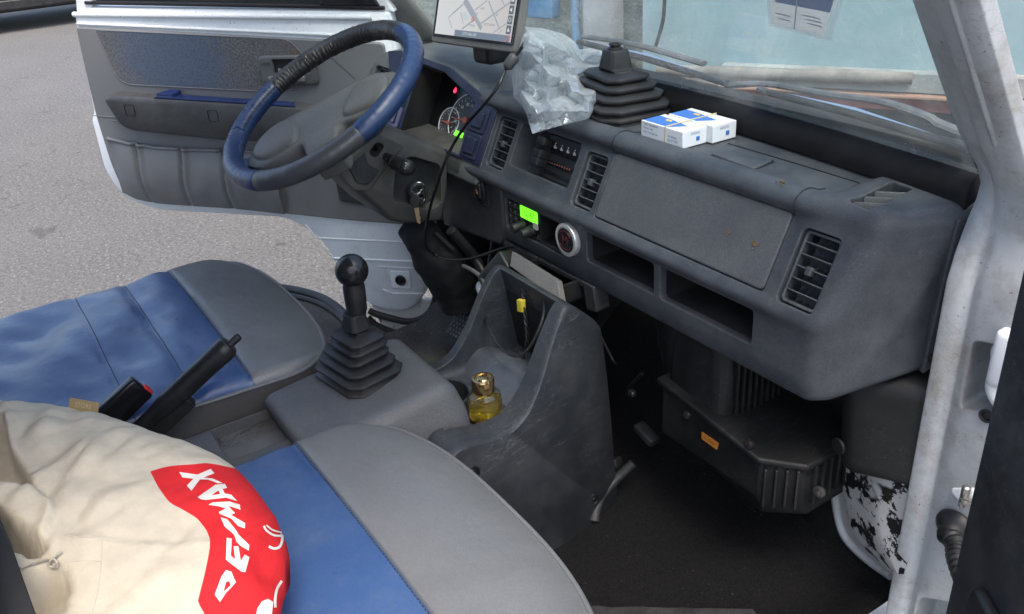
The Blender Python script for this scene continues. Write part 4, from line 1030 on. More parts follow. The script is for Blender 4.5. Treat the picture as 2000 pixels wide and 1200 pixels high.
# belt line folds of the white sill
mb = MB(); mb.tube([D.w(.742, 1.236, .0), D.w(.40, 1.224, -.002), D.w(.02, 1.212, -.001)], .006, 10); mb.tube([D.w(.738, 1.216, -.001), D.w(.02, 1.172, -.001)], .004, 8); mb.build('belt_fold', MAT['white'], door)
k = M('door_card_vinyl'); c = k.mix(k.ramp(k.noise(4, 5), [(.3, 0.0), (.7, 1.0)]), (.142, .147, .152), (.18, .183, .186)); 
sx = k.node('ShaderNodeSeparateXYZ'); k.link(k.tc.outputs['Object'], sx.inputs[0])
grime = k.math('MULTIPLY', k.ramp(sx.outputs[2], [(0.0, 1.0), (.12, 0.0)]), k.ramp(k.noise(22, 7, .7), [(.4, 0.0), (.7, .7)]))
c = k.mix(grime, c, (.12, .095, .07)); k.link(c, k.p.inputs['Base Color']); k.p.inputs['Roughness'].default_value = .5
k.link(k.bump(k.noise(700, 3), .15, .0008, k.bump(k.noise(10, 3), .2, .01)), k.p.inputs['Normal']); MAT['card'] = k.m
card = rpoly([(.741, 1.210), (.0, 1.160), (-.02, .745), (.122, .751), (.435, .775), (.655, .785), (.735, .803), (.750, .88), (.754, 1.0), (.746, 1.149)], [.006, .01, .02, .02, .05, .05, .05, .03, .03, .03], 4)
mb = MB(); sg2 = 1 if sum(card[i][0] * card[(i + 1) % len(card)][1] - card[(i + 1) % len(card)][0] * card[i][1] for i in range(len(card))) > 0 else -1
mb.loft([[D.w(a, b, c) for a, b in inset(card, sg2 * ins)] for ins, c in ((0, .002), (0, -.004), (.003, -.007))]); cardo = mb.build('door_card', MAT['card'], door, 40)
k = M('stained_fabric')
sx = k.node('ShaderNodeSeparateXYZ'); k.link(k.tc.outputs['Object'], sx.inputs[0])
wn = k.noise(11, 7, .75); w2 = k.noise(28, 6, .8)
c = k.mix(k.ramp(k.noise(240, 3, .7), [(.35, 0.0), (.65, 1.0)]), (.065, .066, .072), (.16, .16, .162))
bl_ = k.ramp(k.math('ADD', k.math('MULTIPLY', k.math('ABSOLUTE', k.math('ADD', sx.outputs[0], .055)), 5.5), k.math('SUBTRACT', .5, wn)), [(.30, .75), (.62, 0.0)])
c = k.mix(k.math('MULTIPLY', bl_, k.ramp(k.noise(240, 3, .7), [(.3, .2), (.6, 1.0)])), c, (.065, .11, .19))
ru = k.ramp(k.math('ADD', k.math('MULTIPLY', sx.outputs[0], 2.2), k.math('MULTIPLY', w2, 1.1)), [(.86, 0.0), (1.02, .75)])
c = k.mix(ru, c, (.13, .065, .035)); pu2 = k.ramp(k.noise(6, 4), [(.55, 0.0), (.72, .35)]); c = k.mix(pu2, c, (.07, .065, .12))
k.link(c, k.p.inputs['Base Color']); k.p.inputs['Roughness'].default_value = .9; k.link(k.bump(k.noise(500, 3), .4, .001), k.p.inputs['Normal'])
ins_ = rpoly([(.690, 1.202), (.665, 1.092), (.640, 1.078), (.300, 1.060), (.205, 1.064), (.170, 1.082), (.165, 1.105), (.214, 1.172)], [.006, .02, .03, .03, .03, .02, .02, .02], 4)
mb = MB(); mb.fprism(D, ins_, -.0085, -.005); ino = mb.build('fabric_insert', k.m, cardo, 40, bevel=.001)
mb = MB(); mb.tube([D.w(a, b, -.0080) for a, b in ins_], .0013, 6, True); mb.build('insert_piping', MAT['card'], cardo)
mb = MB()
for q in range(40):
    t0, t1 = q / 40, (q + .55) / 40
    for (x0, z0), (x1, z1) in ((( .148, 1.155), (.075, 1.085)),): mb.tube([D.w(x0 + (x1 - x0) * t0, z0 + (z1 - z0) * t0, -.0075), D.w(x0 + (x1 - x0) * t1, z0 + (z1 - z0) * t1, -.0075)], .0007, 4)
mb.build('card_stitching', MAT['stitch'], cardo)
# arm rest with blue lined pull
ar = rpoly([(.697, 1.052), (.675, 1.061), (.200, 1.032), (.150, 1.02), (.170, .955), (.390, .952), (.645, .976), (.672, .990)], [.008, .01, .02, .02, .02, .04, .02, .03], 5)
mb = MB(); sg3 = 1 if sum(ar[i][0] * ar[(i + 1) % len(ar)][1] - ar[(i + 1) % len(ar)][0] * ar[i][1] for i in range(len(ar))) > 0 else -1
mb.loft([[D.w(a, b, c) for a, b in inset(ar, sg3 * ins)] for ins, c in ((-.002, -.004), (0, -.030), (.002, -.036), (.006, -.039))])
aro = mb.build('arm_rest', plastic('arm_rest_plastic', (.050, .051, .052), .5, .2, 1200, .2, .15), door, 40)
mb = MB(); mb.prism([D.w(a, b, -.037) for a, b in ((.565, 1.0535), (.555, 1.0575), (.215, 1.036), (.215, 1.031))], D.n * .004); mb.prism([D.w(.555, 1.0545, -.034), D.w(.225, 1.0335, -.034), D.w(.225, 1.0335, -.010), D.w(.52, 1.053, -.010)], (0, 0, .003)); mb.prism([D.w(.555, 1.054, -.036), D.w(.515, 1.052, -.036), D.w(.505, 1.056, -.012), D.w(.53, 1.058, -.012)], (0, 0, .010))
mb.build('arm_pull', plastic('blue_plastic', (.014, .03, .11), .35, .15, 0, 0, 0), aro, 40, bevel=.001)
for a in (.632, .42):
    mb = MB(); mb.tube([D.w(x, z, -.0393) for x, z in rrect(a - .012, 1.000 + (a - .42) * .06, a + .012, 1.026 + (a - .42) * .06, .004)], .0007, 5, True); mb.build('plug_outline', MAT['black'], aro)
# inner handle
hb2 = rrect(.160, 1.074, .296, 1.139, .010); mb = MB()
mb.loft([[D.w(a, b, c) for a, b in pp] for pp, c in ((hb2, -.006), (hb2, -.012), (rrect(.164, 1.078, .292, 1.135, .008), -.015), (rrect(.175, 1.100, .262, 1.131, .004), -.015), (rrect(.175, 1.100, .262, 1.131, .004), -.009))], True, True)
hd_ = mb.build('inner_handle', plastic('grey_handle_plastic', (.10, .105, .105), .4, .15, 0, 0, .1), door, 40, bevel=.001)
mb = MB(); mb.fprism(D, rrect(.176, 1.101, .261, 1.130, .004), -.010, -.0088); mb.build('handle_recess', MAT['pit'], hd_, 30)
mb = MB(); mb.rbox(D.w(.232, 1.089, -.016), (.044, .0065, .006), .003, D.ex, D.ey, D.n); mb.build('handle_lever', simple('satin_lever', (.16, .165, .165), .35), hd_)
mb = MB(); mb.lathe([(.004, 0), (.004, .002), (0, .0025)], D.w(.248, 1.108, -.0105), -D.n, 12); mb.build('screw', MAT['steel'], hd_)
DI = Fr(D.w(0, 0, -.0152), -D.ex, D.ey)
text('LOCK', DI, -.2775, 1.121, .0085, MAT['black'], hd_, 'lettering', c=.0003)
# map pocket with pleats
ptop = [(.757, .951), (.669, .936), (.610, .928), (.547, .925), (.490, .922), (.437, .922), (.30, .918)]
def zt_(s_): return float(np.interp(s_, [p_[0] for p_ in ptop[::-1]], [p_[1] for p_ in ptop[::-1]]))
def zb_(s_): return float(np.interp(s_, [.10, .30, .435, .60, .655, .700, .735], [.752, .766, .777, .783, .787, .795, .81]))
mb = MB(); rows = []
NS = 120; s0_, s1_ = .302, .738
for i in range(NS + 1):
    s_ = s0_ + (s1_ - s0_) * i / NS; r = []
    for q in range(25):
        t = q / 24; z = zb_(s_) + (zt_(s_) - zb_(s_)) * t
        c = -.008 - .016 * math.sin(math.pi * min(1, (s1_ - s_) / .06) * .5) * math.sin(math.pi * (.08 + .80 * t))
        for ps, dr in ((.668, -.010), (.547, .004), (.437, .0)):
            dl = s_ - (ps + dr * (1 - t) * 1.0 + .004 * math.sin(t * 5)); c += .010 * math.exp(-(dl / .0045) ** 2) * (.35 + .65 * t) - .0055 * math.exp(-((dl + .011) / .007) ** 2) * (.2 + .8 * t)
        c += .0030 * noise.noise((s_ * 26, z * 16, 0)) * (.5 + .5 * t)
        r.append(D.w(s_, z, c))
    rows.append(r)
mb.grid(rows); po = mb.build('map_pocket', MAT['card'], cardo, 70)
mb = MB(); mb.tube(spline([rows[i][24] + (0, 0, .001) for i in range(0, NS + 1, 3)], 3), .0045, 8); mb.build('pocket_hem', MAT['card'], cardo, 60)
mb = MB(); mb.tube([D.w(.757, 1.005, -.0075), D.w(.69, 1.000, -.0078)], .0012, 6); mb.tube([D.w(.71, .992, -.0075), D.w(.69, .991, -.0075)], .0012, 5); mb.build('card_crease', MAT['card'], cardo)
mb = MB(); mb.fprism(D, rpoly([(.160, .870), (.156, .803), (.071, .789), (.0, .788), (0, .87)], .008), -.011, -.006); spo = mb.build('speaker_cover', MAT['dash_dark'], cardo, 40, bevel=.001)
# lower white pressing: swages, plug, weather strip
mb = MB()
mb.tube([D.w(.20, .650, -.0005), D.w(-.03, .648, -.0005)], .0028, 8); mb.tube([D.w(.235, .702, -.0005), D.w(-.035, .698, -.0005)], .0018, 8); mb.tube([D.w(.085, .570, -.0005), D.w(.06, .560, -.0005), D.w(-.02, .563, -.0005)], .0022, 8); mb.tube([D.w(.085, .632, -.0005), D.w(-.03, .630, -.0005)], .0016, 6); mb.tube([D.w(.26, .735, -.0005), D.w(.205, .655, -.0005), D.w(.165, .585, -.0005)], .002, 8); mb.build('door_swage', MAT['white'], door)
a, b = D.px(783, 547); mb = MB(); mb.fprism(D, rrect(a - .026, b - .024, a + .026, b + .024, .006), -.0016, 0); mb.build('plug_plate', MAT['white'], door, 40, bevel=.001)
mb = MB(); mb.lathe([(.0135, 0), (.0135, .004), (.0115, .006), (.0090, .004), (.0085, .0015), (.0055, .0015), (.005, .005), (0, .006)], D.w(a, b, -.001), -D.n, 26); mb.build('rubber_plug', MAT['black'], door, 35)
ws_ = [(842, 430), (848, 470), (853, 520), (853, 570), (845, 600), (826, 620), (800, 627), (770, 622), (735, 612), (722, 605)]
mb = MB(); mb.tube(spline([D.w(*D.px(u, v), -.004) for u, v in ws_], 6), .0085, 10); mb.build('weather_strip', MAT['rubber'], door)
mb = MB(); mb.tube(spline([D.w(*D.px(u, v), -.006) for u, v in ((720, 618), (738, 634), (765, 645), (800, 655))], 6), .0085, 8); mb.build('weather_strip', MAT['rubber'], door)
# white lower corner with rust, behind the strip
k = M('rusty_white_paint'); ru = k.math('MULTIPLY', k.ramp(k.noise(26, 7, .7, None, .6), [(.56, 0.0), (.62, 1.0)]), k.ramp(k.noise(7, 2), [(.45, 0.0), (.6, 1.0)])); c = k.mix(ru, (.66, .66, .63), (.16, .05, .022)); k.link(c, k.p.inputs['Base Color']); k.p.inputs['Roughness'].default_value = .5
mb = MB(); mb.prism([D.w(*D.px(u, v), .012) for u, v in ((720, 600), (852, 590), (858, 480), (872, 500), (874, 600), (846, 654), (800, 658), (740, 640))], D.n * .02); mb.build('rusty_corner', k.m, door, 40, bevel=.004)
k = M('rust_stain'); c = k.mix(k.noise(60, 5), (.11, .03, .012), (.24, .085, .035)); k.link(c, k.p.inputs['Base Color']); k.p.inputs['Roughness'].default_value = .9
mb = MB(); mb.fprism(D, [D.px(u, v) for u, v in ((835, 618), (843, 616), (845, 630), (840, 650), (836, 640))], .0095, .0118); mb.build('rust_stain', k.m, door, None)
# window glass, frame and mirror patch
k = M('tinted_side_glass'); k.p.inputs['Base Color'].default_value = (.02, .024, .026, 1); k.p.inputs['Roughness'].default_value = .06; k.p.inputs['Alpha'].default_value = .82
mb = MB(); mb.fprism(D, [(.065, 1.235), (.705, 1.262), (.60, 1.66), (.26, 1.66)], .016, .020); mb.build('window_glass', k.m, door, None)
mb = MB(); mb.fprism(D, [(-.01, 1.226), (.705, 1.2565), (.705, 1.264), (-.01, 1.234)], -.002, .014); mb.build('window_seal', MAT['rubber'], door, 30, bevel=.002)
mb = MB(); fr0 = [(.69, 1.24), (.735, 1.24), (.63, 1.70), (.24, 1.70), (-.03, 1.22), (.0, 1.22), (.255, 1.665), (.605, 1.665)]
mb.fprism(D, fr0, .002, .028); mb.build('window_frame', MAT['white'], door, 40, bevel=.004)
mb = MB(); mb.fprism(D, [(.0, 1.234), (.135, 1.240), (.115, 1.275), (.04, 1.30)], -.004, .012); mb.build('mirror_patch', MAT['black'], door, 40, bevel=.003)
# left hand body edge: white pillar foot and sill
mb = MB(); mb.tube(spline([P(845, 470, 'x', -.685), P(862, 540, 'x', -.685), P(873, 580, 'x', -.685), P(869, 620, 'x', -.685), P(850, 650, 'x', -.685), P(822, 664, 'x', -.685), P(760, 690, 'x', -.685)], 8), .012, 10); mb.build('door_aperture', MAT['white'], van)
mb = MB(); mb.rbox((-.695, -.55, .43), (.03, .62, .035), .012); mb.build('door_sill', MAT['white'], van)
mb = MB(); mb.prism([(-.70, .10, .45), (-.70, .10, 1.15), (-.66, .30, 1.15), (-.66, .30, .45)], (.012, 0, 0)); mb.build('side_trim', MAT['dash_dark'], van, 30)
# ------------------------------------------------------------------ heater box under the dashboard
MAT['boltm'] = simple('grimy_bolt', (.16, .15, .14), .45, 1.0)
hv = MB()
bot = [(.196, .015), (.398, .015), (.440, .060), (.440, .26), (.196, .26)]
rings = []
for z, sx_, oy in ((.632, .0, .0), (.650, 0, 0), (.742, 0, 0)):
    pass
hv.loft([[(x + (.030 if (x < .2 and z < .66) else 0), y + (.012 if z < .66 else 0), z + ((.03 * (.398 - x) / .2) if z > .7 else (.035 * max(0, (.30 - x)) / .1 if z < .66 else 0))) for x, y in bot] for z in (.628, .662, .722, .724)])
hvo = hv.build('heater_box', MAT['hvac'], van, 40, bevel=.005)
mb = MB(); fl = [(x, y, .724 + .03 * (.398 - x) / .2) for x, y in ((.190, .008), (.400, .008), (.447, .056), (.447, .26), (.190, .26))]
mb.prism(fl, (0, 0, .010)); mb.build('box_flange', MAT['hvac'], hvo, 40, bevel=.003)
up_ = MB(); rings = []
for z, d in ((.735, 0), (.80, .004), (.87, .010)): rings.append([(.200 + d * .6, .022 + d * 1, z + .012), (.300 - d, .022 + d, z), (.316 - d, .036 + d, z), (.316 - d, .26, z), (.200 + d * .6, .26, z)])
up_.loft(rings); up_.build('upper_case', MAT['hvac'], hvo, 40, bevel=.006)
mb = MB()
for q in range(16): mb.abox(.316, .045 + .013 * q, .745, .322, .049 + .013 * q, .86)
mb.build('case_rib', MAT['hvac'], hvo, 30, bevel=.001)
mb = MB()
for q in range(11):
    x0, y0 = .4405, .075 + .017 * q; mb.abox(x0, y0, .650, x0 + .006, y0 + .004, .716)
for a in range(4):
    p_ = np.array((.400 + .010 * a, .017 + .0107 * a)); mb.box((p_[0] + .006, p_[1] + .001, .683), (.682, .731, 0), (.731, -.682, 0), (0, 0, 1), (.0018, .004, .033))
mb.build('intake_grille', MAT['black'], hvo, 30)
for u, v in ((1342, 811), (1463, 868)):
    p_ = P(u, v, 'y', .010); mb = MB(); mb.lathe([(.0065, -.004), (.0065, .001), (.0042, .001), (.0042, .003), (0, .0034)], p_, (.1, -1, .25), 14); b_o = mb.build('box_bolt', MAT['boltm'], hvo)
HF = Fr((0, .0145, 0), (1, 0, 0), (0, 0, 1))
k = plastic('orange_label_paper', (.50, .19, .03), .5, .2, 0, 0, .2, (.3, .2, .1), bev=0)
mb = MB(); lp_ = [HF.px(*q) for q in ((1371, 843), (1404, 866), (1401, 879), (1371, 857))]; mb.fprism(HF, rpoly(lp_, .0015), 0, .0008); lb = mb.build('orange_label', k, hvo, None)
la = math.atan2(lp_[1][1] - lp_[0][1], lp_[1][0] - lp_[0][0])
text('R-1234yf', HF, sum(p_[0] for p_ in lp_) / 4, sum(p_[1] for p_ in lp_) / 4, .0060, MAT['black'], lb, c=.0011, ang=la)
p_ = P(1372, 843, 'y', .0145); 
# blower duct next to the pillar
mb = MB(); mb.rbox((.505, .175, .810), (.068, .085, .078), (.022, .022, .025), (.93, .36, .10), (-.36, .93, 0), (-.10, 0, 1), n=4); duo = mb.build('blower_duct', MAT['hvac'], van, 50)
mb = MB(); mb.lathe([(.011, -.002), (.011, .0015), (0, .0018)], P(1637, 872, 'y', .062), (-.2, -1, .0), 18); mb.build('duct_plug', MAT['hvac'], duo)
mb = MB(); p_ = P(1601, 960, 'y', .07); mb.lathe([(.009, 0), (.0085, .003), (.004, .0035), (.004, .009), (0, .0095)], p_, (.3, -.9, .2), 16); mb.build('heater_screw', MAT['boltm'], van)
mb = MB(); mb.abox(.36, .17, .50, .43, .30, .72); mb.build('lower_shroud', MAT['hvac'], van, 30, bevel=.01)
# dark hoses, links and brackets behind the console
mb = MB(); mb.tube(spline([(.15, .10, .88), (.155, .09, .78), (.15, .10, .68), (.12, .16, .60)], 6), .028, 14); mb.build('heater_hose', MAT['rubber'], van)
mb = MB(); mb.tube(spline([(.09, .12, .90), (.10, .12, .75), (.11, .16, .62)], 6), .022, 14); mb.build('heater_hose', MAT['rubber'], van)
mb = MB(); mb.tube(spline([P(1165, 640, 'y', .03), P(1185, 680, 'y', .03), P(1198, 705, 'y', .03), P(1205, 710, 'y', .04)], 5), .0025, 8); mb.build('bowden_cable', MAT['rubber'], van)
mb = MB(); mb.tube(spline([P(1254, 730, 'y', .06), P(1230, 757, 'y', .06), P(1227, 775, 'y', .06), P(1240, 770, 'y', .06)], 4), .004, 8); mb.build('link_bracket', MAT['hvac'], van)
mb = MB(); mb.rbox(P(1235, 768, 'y', .05), (.006, .005, .005), .002); mb.build('link_bolt', MAT['steel'], van)
mb = MB(); a_, b2_ = P(1246, 830, 'y', .06), P(1280, 865, 'y', .06); d_ = unit(b2_ - a_); mb.rbox((a_ + b2_) / 2, (np.linalg.norm(b2_ - a_) / 2, .012, .008), .004, d_, (0, 1, 0), np.cross(d_, (0, 1, 0))); mb.build('mount_bracket', MAT['dash_dark'], van)
mb = MB(); mb.rbox((.165, .16, .655), (.045, .05, .12), .02, (.97, 0, .2), (0, 1, 0), (-.2, 0, .97)); mb.build('heater_valve_case', MAT['hvac'], van)
mb = MB(); mb.tube(spline([P(1237, 905, 'z', .56), P(1205, 935, 'z', .535), P(1175, 970, 'z', .515), P(1163, 1000, 'z', .50), P(1160, 1020, 'z', .49)], 6), .0085, 10); mb.build('carpet_welt', MAT['dash_dark'], van)
mb = MB(); mb.rbox(P(1195, 905, 'y', .0), (.018, .01, .008), .003, unit((.8, .2, .5)), unit((-.2, 1, 0)), unit((-.5, 0, .8))); mb.build('cable_clip', MAT['black'], van)
# mat edge at the very bottom of the view
mt = MB(); rows = []
for i in range(9):
    t_ = i / 8; rows.append([P(1140 + (330 + 60 * t_) * q / 12, 1184 + 60 * t_ + .5 * q, 'z', .502) + (0, 0, .003 * noise.noise((q * .8, t_ * 3, 0))) for q in range(13)])
mt.grid(rows); mto = mt.build('floor_mat', plastic('ribbed_mat', (.018, .018, .019), .8, .3, 300, .8, .15), None, 60)
tag(mto, 'black ribbed floor mat lying in the passenger footwell', 'mat')
# check strap and wiring boot on the jamb, hinge in the recess
JQ = lambda u, v, y=.098: P(u, v, 'y', y)
mb = MB(); pts = [JF.px(1860, 952), JF.px(1905, 952), JF.px(1903, 972), JF.px(1880, 980), JF.px(1862, 962)]; mb.fprism(JF, rpoly(pts, .003), -.0, .004); cs_ = mb.build('check_strap_bracket', MAT['white'], van, 40, bevel=.001)
mb = MB(); mb.lathe([(.005, -.018), (.005, .010), (.003, .012), (0, .012)], JQ(1885, 965, .085), (0, 0, 1), 12); mb.lathe([(.0075, 0), (.0075, .004), (0, .004)], JQ(1885, 985, .085), (0, 0, 1), 6); mb.build('strap_pin', MAT['steel'], cs_)
mb = MB(); a_, b2_ = JQ(1882, 975, .085), JQ(1930, 992, .02); mb.tube([a_, (a_ + b2_) / 2 + (0, 0, .002), b2_], .006, 4, flat=.35); mb.build('check_strap', MAT['steel'], cs_)
mb = MB(); c_ = JQ(1866, 1028); mb.lathe([(.024, -.001), (.0235, .004), (.018, .010), (.013, .014), (.012, .022), (0, .022)], c_, (.1, -1, -.1), 26); gro = mb.build('wiring_boot', MAT['rubber'], van, 45)
pth = spline([c_ + (.000, -.018, -.004), JQ(1865, 1060, .07), JQ(1868, 1090, .055), JQ(1880, 1130, .03), JQ(1895, 1160, .01)], 14); n_ = len(pth)
mb = MB(); mb.tube(pth, [(.012 - .003 * i / n_) * (1 + .13 * (1 if (i // 2) % 2 else -1) * (i > 8)) for i in range(n_)], 16); mb.build('corrugated_tube', MAT['rubber'], gro, 35)
mb = MB(); mb.tube(spline([JQ(1895, 1150, .02), JQ(1888, 1180, .01), JQ(1884, 1215, .0)], 5), .004, 8); mb.build('door_cable', MAT['black'], gro)
mb = MB(); mb.tube(spline([JQ(1975, 672, .10), JQ(1958, 690, .10), JQ(1962, 712, .10), JQ(1952, 735, .10), JQ(1948, 765, .10), JQ(1972, 800, .10)], 6), .012, 10); mb.rbox(JQ(1985, 700, .105), (.02, .02, .035), .008); mb.build('door_hinge', MAT['white'], van, 50)
mb = MB(); mb.lathe([(.0085, -.001), (.0085, .001), (.006, .001), (.005, -.002), (0, -.002)], JQ(1926, 813), (0, -1, 0), 16); mb.build('jamb_hole', MAT['dash_dark'], van)
# passenger door: inner face of the opened door at the frame's edge
PD = Fr((.735, -.045, 0), unit((.80, -.60, 0)), (0, 0, 1))
mb = MB(); tr_ = rpoly([(0, .70), (.03, .665), (.70, .64), (.70, 1.22), (0, 1.19)], .01)
mb.fprism(PD, tr_, 0, .022); pdo = mb.build('passenger_door', MAT['dash_dark'], van, 40, bevel=.004)
mb = MB(); mb.fprism(PD, rpoly([(-.012, .62), (.71, .60), (.71, 1.28), (-.012, 1.26)], .02), -.035, -.002); mb.build('door_shell', MAT['white'], pdo, 40, bevel=.006)
mb = MB(); mb.fprism(PD, rpoly([(.075, .67), (.60, .65), (.60, .82), (.055, .86)], .02), .022, .034); mb.build('door_pocket', MAT['black'], pdo, 40, bevel=.004)

dm_ = MB(); rows = []  # paler carpet sheet added; the left door's light is put into its colour
for i in range(25):
    t = i / 24; rows.append([(-.655 + .50 * q / 24, -.34 + .44 * t, .512 + .06 * smooth01((t - .75) / .25) + .006 * noise.noise((q * .35, t * 9, 2)) + .004 * noise.noise((q * 1.3, t * 31, 5))) for q in range(25)])
dm_.grid(rows)
k = M('lit_dusty_carpet'); c = k.mix(k.ramp(k.noise(260, 4, .75), [(.35, 0.0), (.65, 1.0)]), (.018, .017, .016), (.075, .071, .066)); c = k.mix(k.ramp(k.noise(14, 6, .7), [(.45, 0.0), (.75, .6)]), c, (.10, .093, .083)); c = k.mix(k.ramp(k.noise(150, 1), [(.75, 0.0), (.78, .9)]), c, (.5, .48, .44))
k.link(c, k.p.inputs['Base Color']); k.p.inputs['Roughness'].default_value = .95; k.link(k.bump(k.noise(190, 4, .8), 1.0, .004), k.p.inputs['Normal'])
dmo = dm_.build('lit_carpet_sheet', k.m, None, 60); tag(dmo, 'dusty grey carpet sheet added on the driver side floor, paler for door light', 'mat')
stp = [(540, 562), (580, 568), (625, 581), (660, 603), (682, 628), (692, 662), (650, 700), (560, 640)]
pp_ = [P(u, v, 'z', .53) for u, v in stp]
mb = MB(); mb.prism([p_ - (0, 0, .03) for p_ in pp_], (0, 0, .02)); sto = mb.build('step_tread', k.m, van, 30)
mb = MB(); mb.tube(spline(pp_[:6], 8), .011, 10); mb.tube(spline([p_ + (.022, -.012, -.004) for p_ in pp_[:6]], 8), .007, 8); mb.build('step_trim', MAT['rubber'], sto)
# ------------------------------------------------------------------ outside ahead: blue truck body with timber and rails
T = Fr((-1.0, 1.82, 0), (.877, .481, 0), (0, 0, 1))
tk = thing('flatbed_truck', T.w(0, 0, 0), 'teal blue truck body with wooden beam and orange rail in front of the windscreen', 'truck')
k = M('teal_tarpaulin')
c = k.mix(k.ramp(k.noise(2.2, 7, .65), [(.3, 0.0), (.72, 1.0)]), (.20, .30, .315), (.31, .395, .395))
c = k.mix(k.ramp(k.noise(7, 8, .7), [(.55, 0.0), (.75, .6)]), c, (.24, .28, .27)); c = k.mix(k.math('MULTIPLY', k.scratches(2.2, .5), .5), c, (.40, .45, .44))
k.link(c, k.p.inputs['Base Color']); k.p.inputs['Roughness'].default_value = .6; k.link(k.bump(k.noise(3, 4), .3, .03), k.p.inputs['Normal'])
TEAL = k.m
x0, _ = T.px(1250, 60)
mb = MB(); rows = []
for i in range(31):
    z = .70 + 1.6 * i / 30; rows.append([T.w(x0 + (4.2) * q / 60, z, -.03 + .012 * noise.noise((q * .22, z * 3, 0))) for q in range(61)])
mb.grid(rows); mb.build('tarpaulin_wall', TEAL, tk, 70)
k = plastic('weathered_timber', (.22, .20, .17), .85, .35, 160, .5, .3, (.38, .35, .31), bev=0)
xe, zb = T.px(1785, 150); xs_, _ = T.px(1290, 140)
mb = MB(); n_ = 24; rings = []
for i in range(n_ + 1):
    t = i / n_; a = xs_ + (xe - xs_) * t; r_ = .020 + .004 * noise.noise((a * 5, 0, 0)); zc = zb - .004 + .006 * math.sin(a * 4)
    rings.append([T.w(a, zc + r_ * math.sin(p_) * 1.1, .035 + r_ * math.cos(p_) + .004 * noise.noise((a * 9, p_, 1))) for p_ in [2 * math.pi * q / 10 for q in range(10)]])
mb.loft(rings); mb.build('timber_beam', k, tk, 60)
GRR = plastic('grey_rail_paint', (.26, .27, .25), .7, .3, 200, .3, .3, bev=0); ORR = plastic('faded_orange_paint', (.34, .19, .125), .7, .3, 200, .3, .3, (.4, .3, .24), bev=0); REDP = plastic('faded_red_paint', (.26, .075, .06), .7, .4, 200, .3, .35, (.3, .22, .2), bev=0)
z1 = T.px(1840, 170)[1]; z2 = T.px(1840, 183)[1]; z3 = T.px(1840, 192)[1]; z4 = T.px(1840, 222)[1]; xa = T.px(1410, 150)[0]
mb = MB(); mb.fprism(T, [(xa, z2), (x0 + 4, z2), (x0 + 4, z1 + .045), (xa, z1 + .045)], -.06, .02); mb.build('grey_rail', GRR, tk, 30, bevel=.004)
mb = MB(); mb.fprism(T, [(xa, z3), (x0 + 4, z3), (x0 + 4, z2 - .003), (xa, z2 - .003)], -.06, .045); mb.build('orange_rail', ORR, tk, 30, bevel=.004)
mb = MB(); mb.fprism(T, [(xa, z4), (x0 + 4, z4), (x0 + 4, z3 - .004), (xa, z3 - .004)], -.08, .0); mb.build('red_side_panel', REDP, tk, 30, bevel=.004)
mb = MB(); mb.fprism(T, [(xa + .1, .15), (x0 + 4, .15), (x0 + 4, z4 - .004), (xa + .1, z4 - .004)], -.5, -.12); mb.build('chassis', MAT['dash_dark'], tk, 30)
a, b = T.px(1370, 150); mb = MB(); mb.rbox(T.w(a, b - .05, .05), (.075, .05, .055), .02, T.ex, T.n, T.ey); mb.build('wheel_guard', plastic('brown_rubber', (.10, .085, .075), .8, .3, 200, .3, .3, bev=0), tk, 50)
mb = MB(); mb.rbox(T.w(a + .085, b - .055, .055), (.012, .045, .04), .008, T.ex, T.n, T.ey); mb.build('marker_plate', ORR, tk, 50)
mb = MB(); mb.tube(spline([T.w(*T.px(u, v), .02) for u, v in ((1303, -40), (1301, 10), (1298, 40), (1290, 70), (1282, 95))], 6), .007, 8); mb.build('hanging_cable', MAT['dash_dark'], tk)
# grey sheeted load further left and a blue post
LF = Fr((-2.2, 2.1, 0), unit((.95, .31, 0)), (0, 0, 1))
k = M('grey_green_sheet'); c = k.mix(k.ramp(k.noise(4, 8, .7, None, 1.0), [(.3, 0.0), (.7, 1.0)]), (.10, .115, .10), (.24, .25, .22)); c = k.mix(k.ramp(k.noise(40, 4, .7), [(.5, 0.0), (.7, .5)]), c, (.30, .31, .29)); k.link(c, k.p.inputs['Base Color']); k.p.inputs['Roughness'].default_value = .8
k.link(k.bump(k.noise(12, 5), .8, .03), k.p.inputs['Normal'])
mb = MB(); rows = []
for i in range(25):
    z = 2.2 * i / 24; rows.append([LF.w(-4.0 + 5.6 * q / 80, z, .05 * noise.noise((q * .3, z * 1.5, 0))) for q in range(81)])
mb.grid(rows); lo_ = mb.build('sheeted_load', k.m, None, 70); tag(lo_, 'grey green sheeting draped over a load, left of the teal truck body', 'tarpaulin')
BLP = plastic('blue_post_paint', (.10, .22, .36), .6, .3, 200, .2, .4, (.3, .33, .34), bev=0)
a, b = LF.px(1155, 10); mb = MB(); mb.tube([LF.w(a, .2, .12), LF.w(a - .012, .8, .12), LF.w(a, 1.6, .12)], .022, 12); po_ = mb.build('blue_post', BLP, None); tag(po_, 'thin blue post standing before the grey green sheeting', 'post')
a, b = LF.px(1095, 5); mb = MB(); mb.rbox(LF.w(a, b + .02, .14), (.075, .04, .07), .01, LF.ex, LF.n, LF.ey); bo_ = mb.build('blue_box', BLP, None); tag(bo_, 'small blue box hung on the grey green sheeting beside the post', 'box')
mb = MB(); mb.rbox(LF.w(LF.px(1200, 40)[0], .55, .10), (.09, .06, .42), .03, LF.ex, LF.n, LF.ey); so_ = mb.build('pale_sack', plastic('pale_sheet', (.34, .33, .32), .8, .25, 60, .5, .3, bev=0), None); tag(so_, 'pale wrapped bundle standing between the blue post and teal wall', 'bundle')

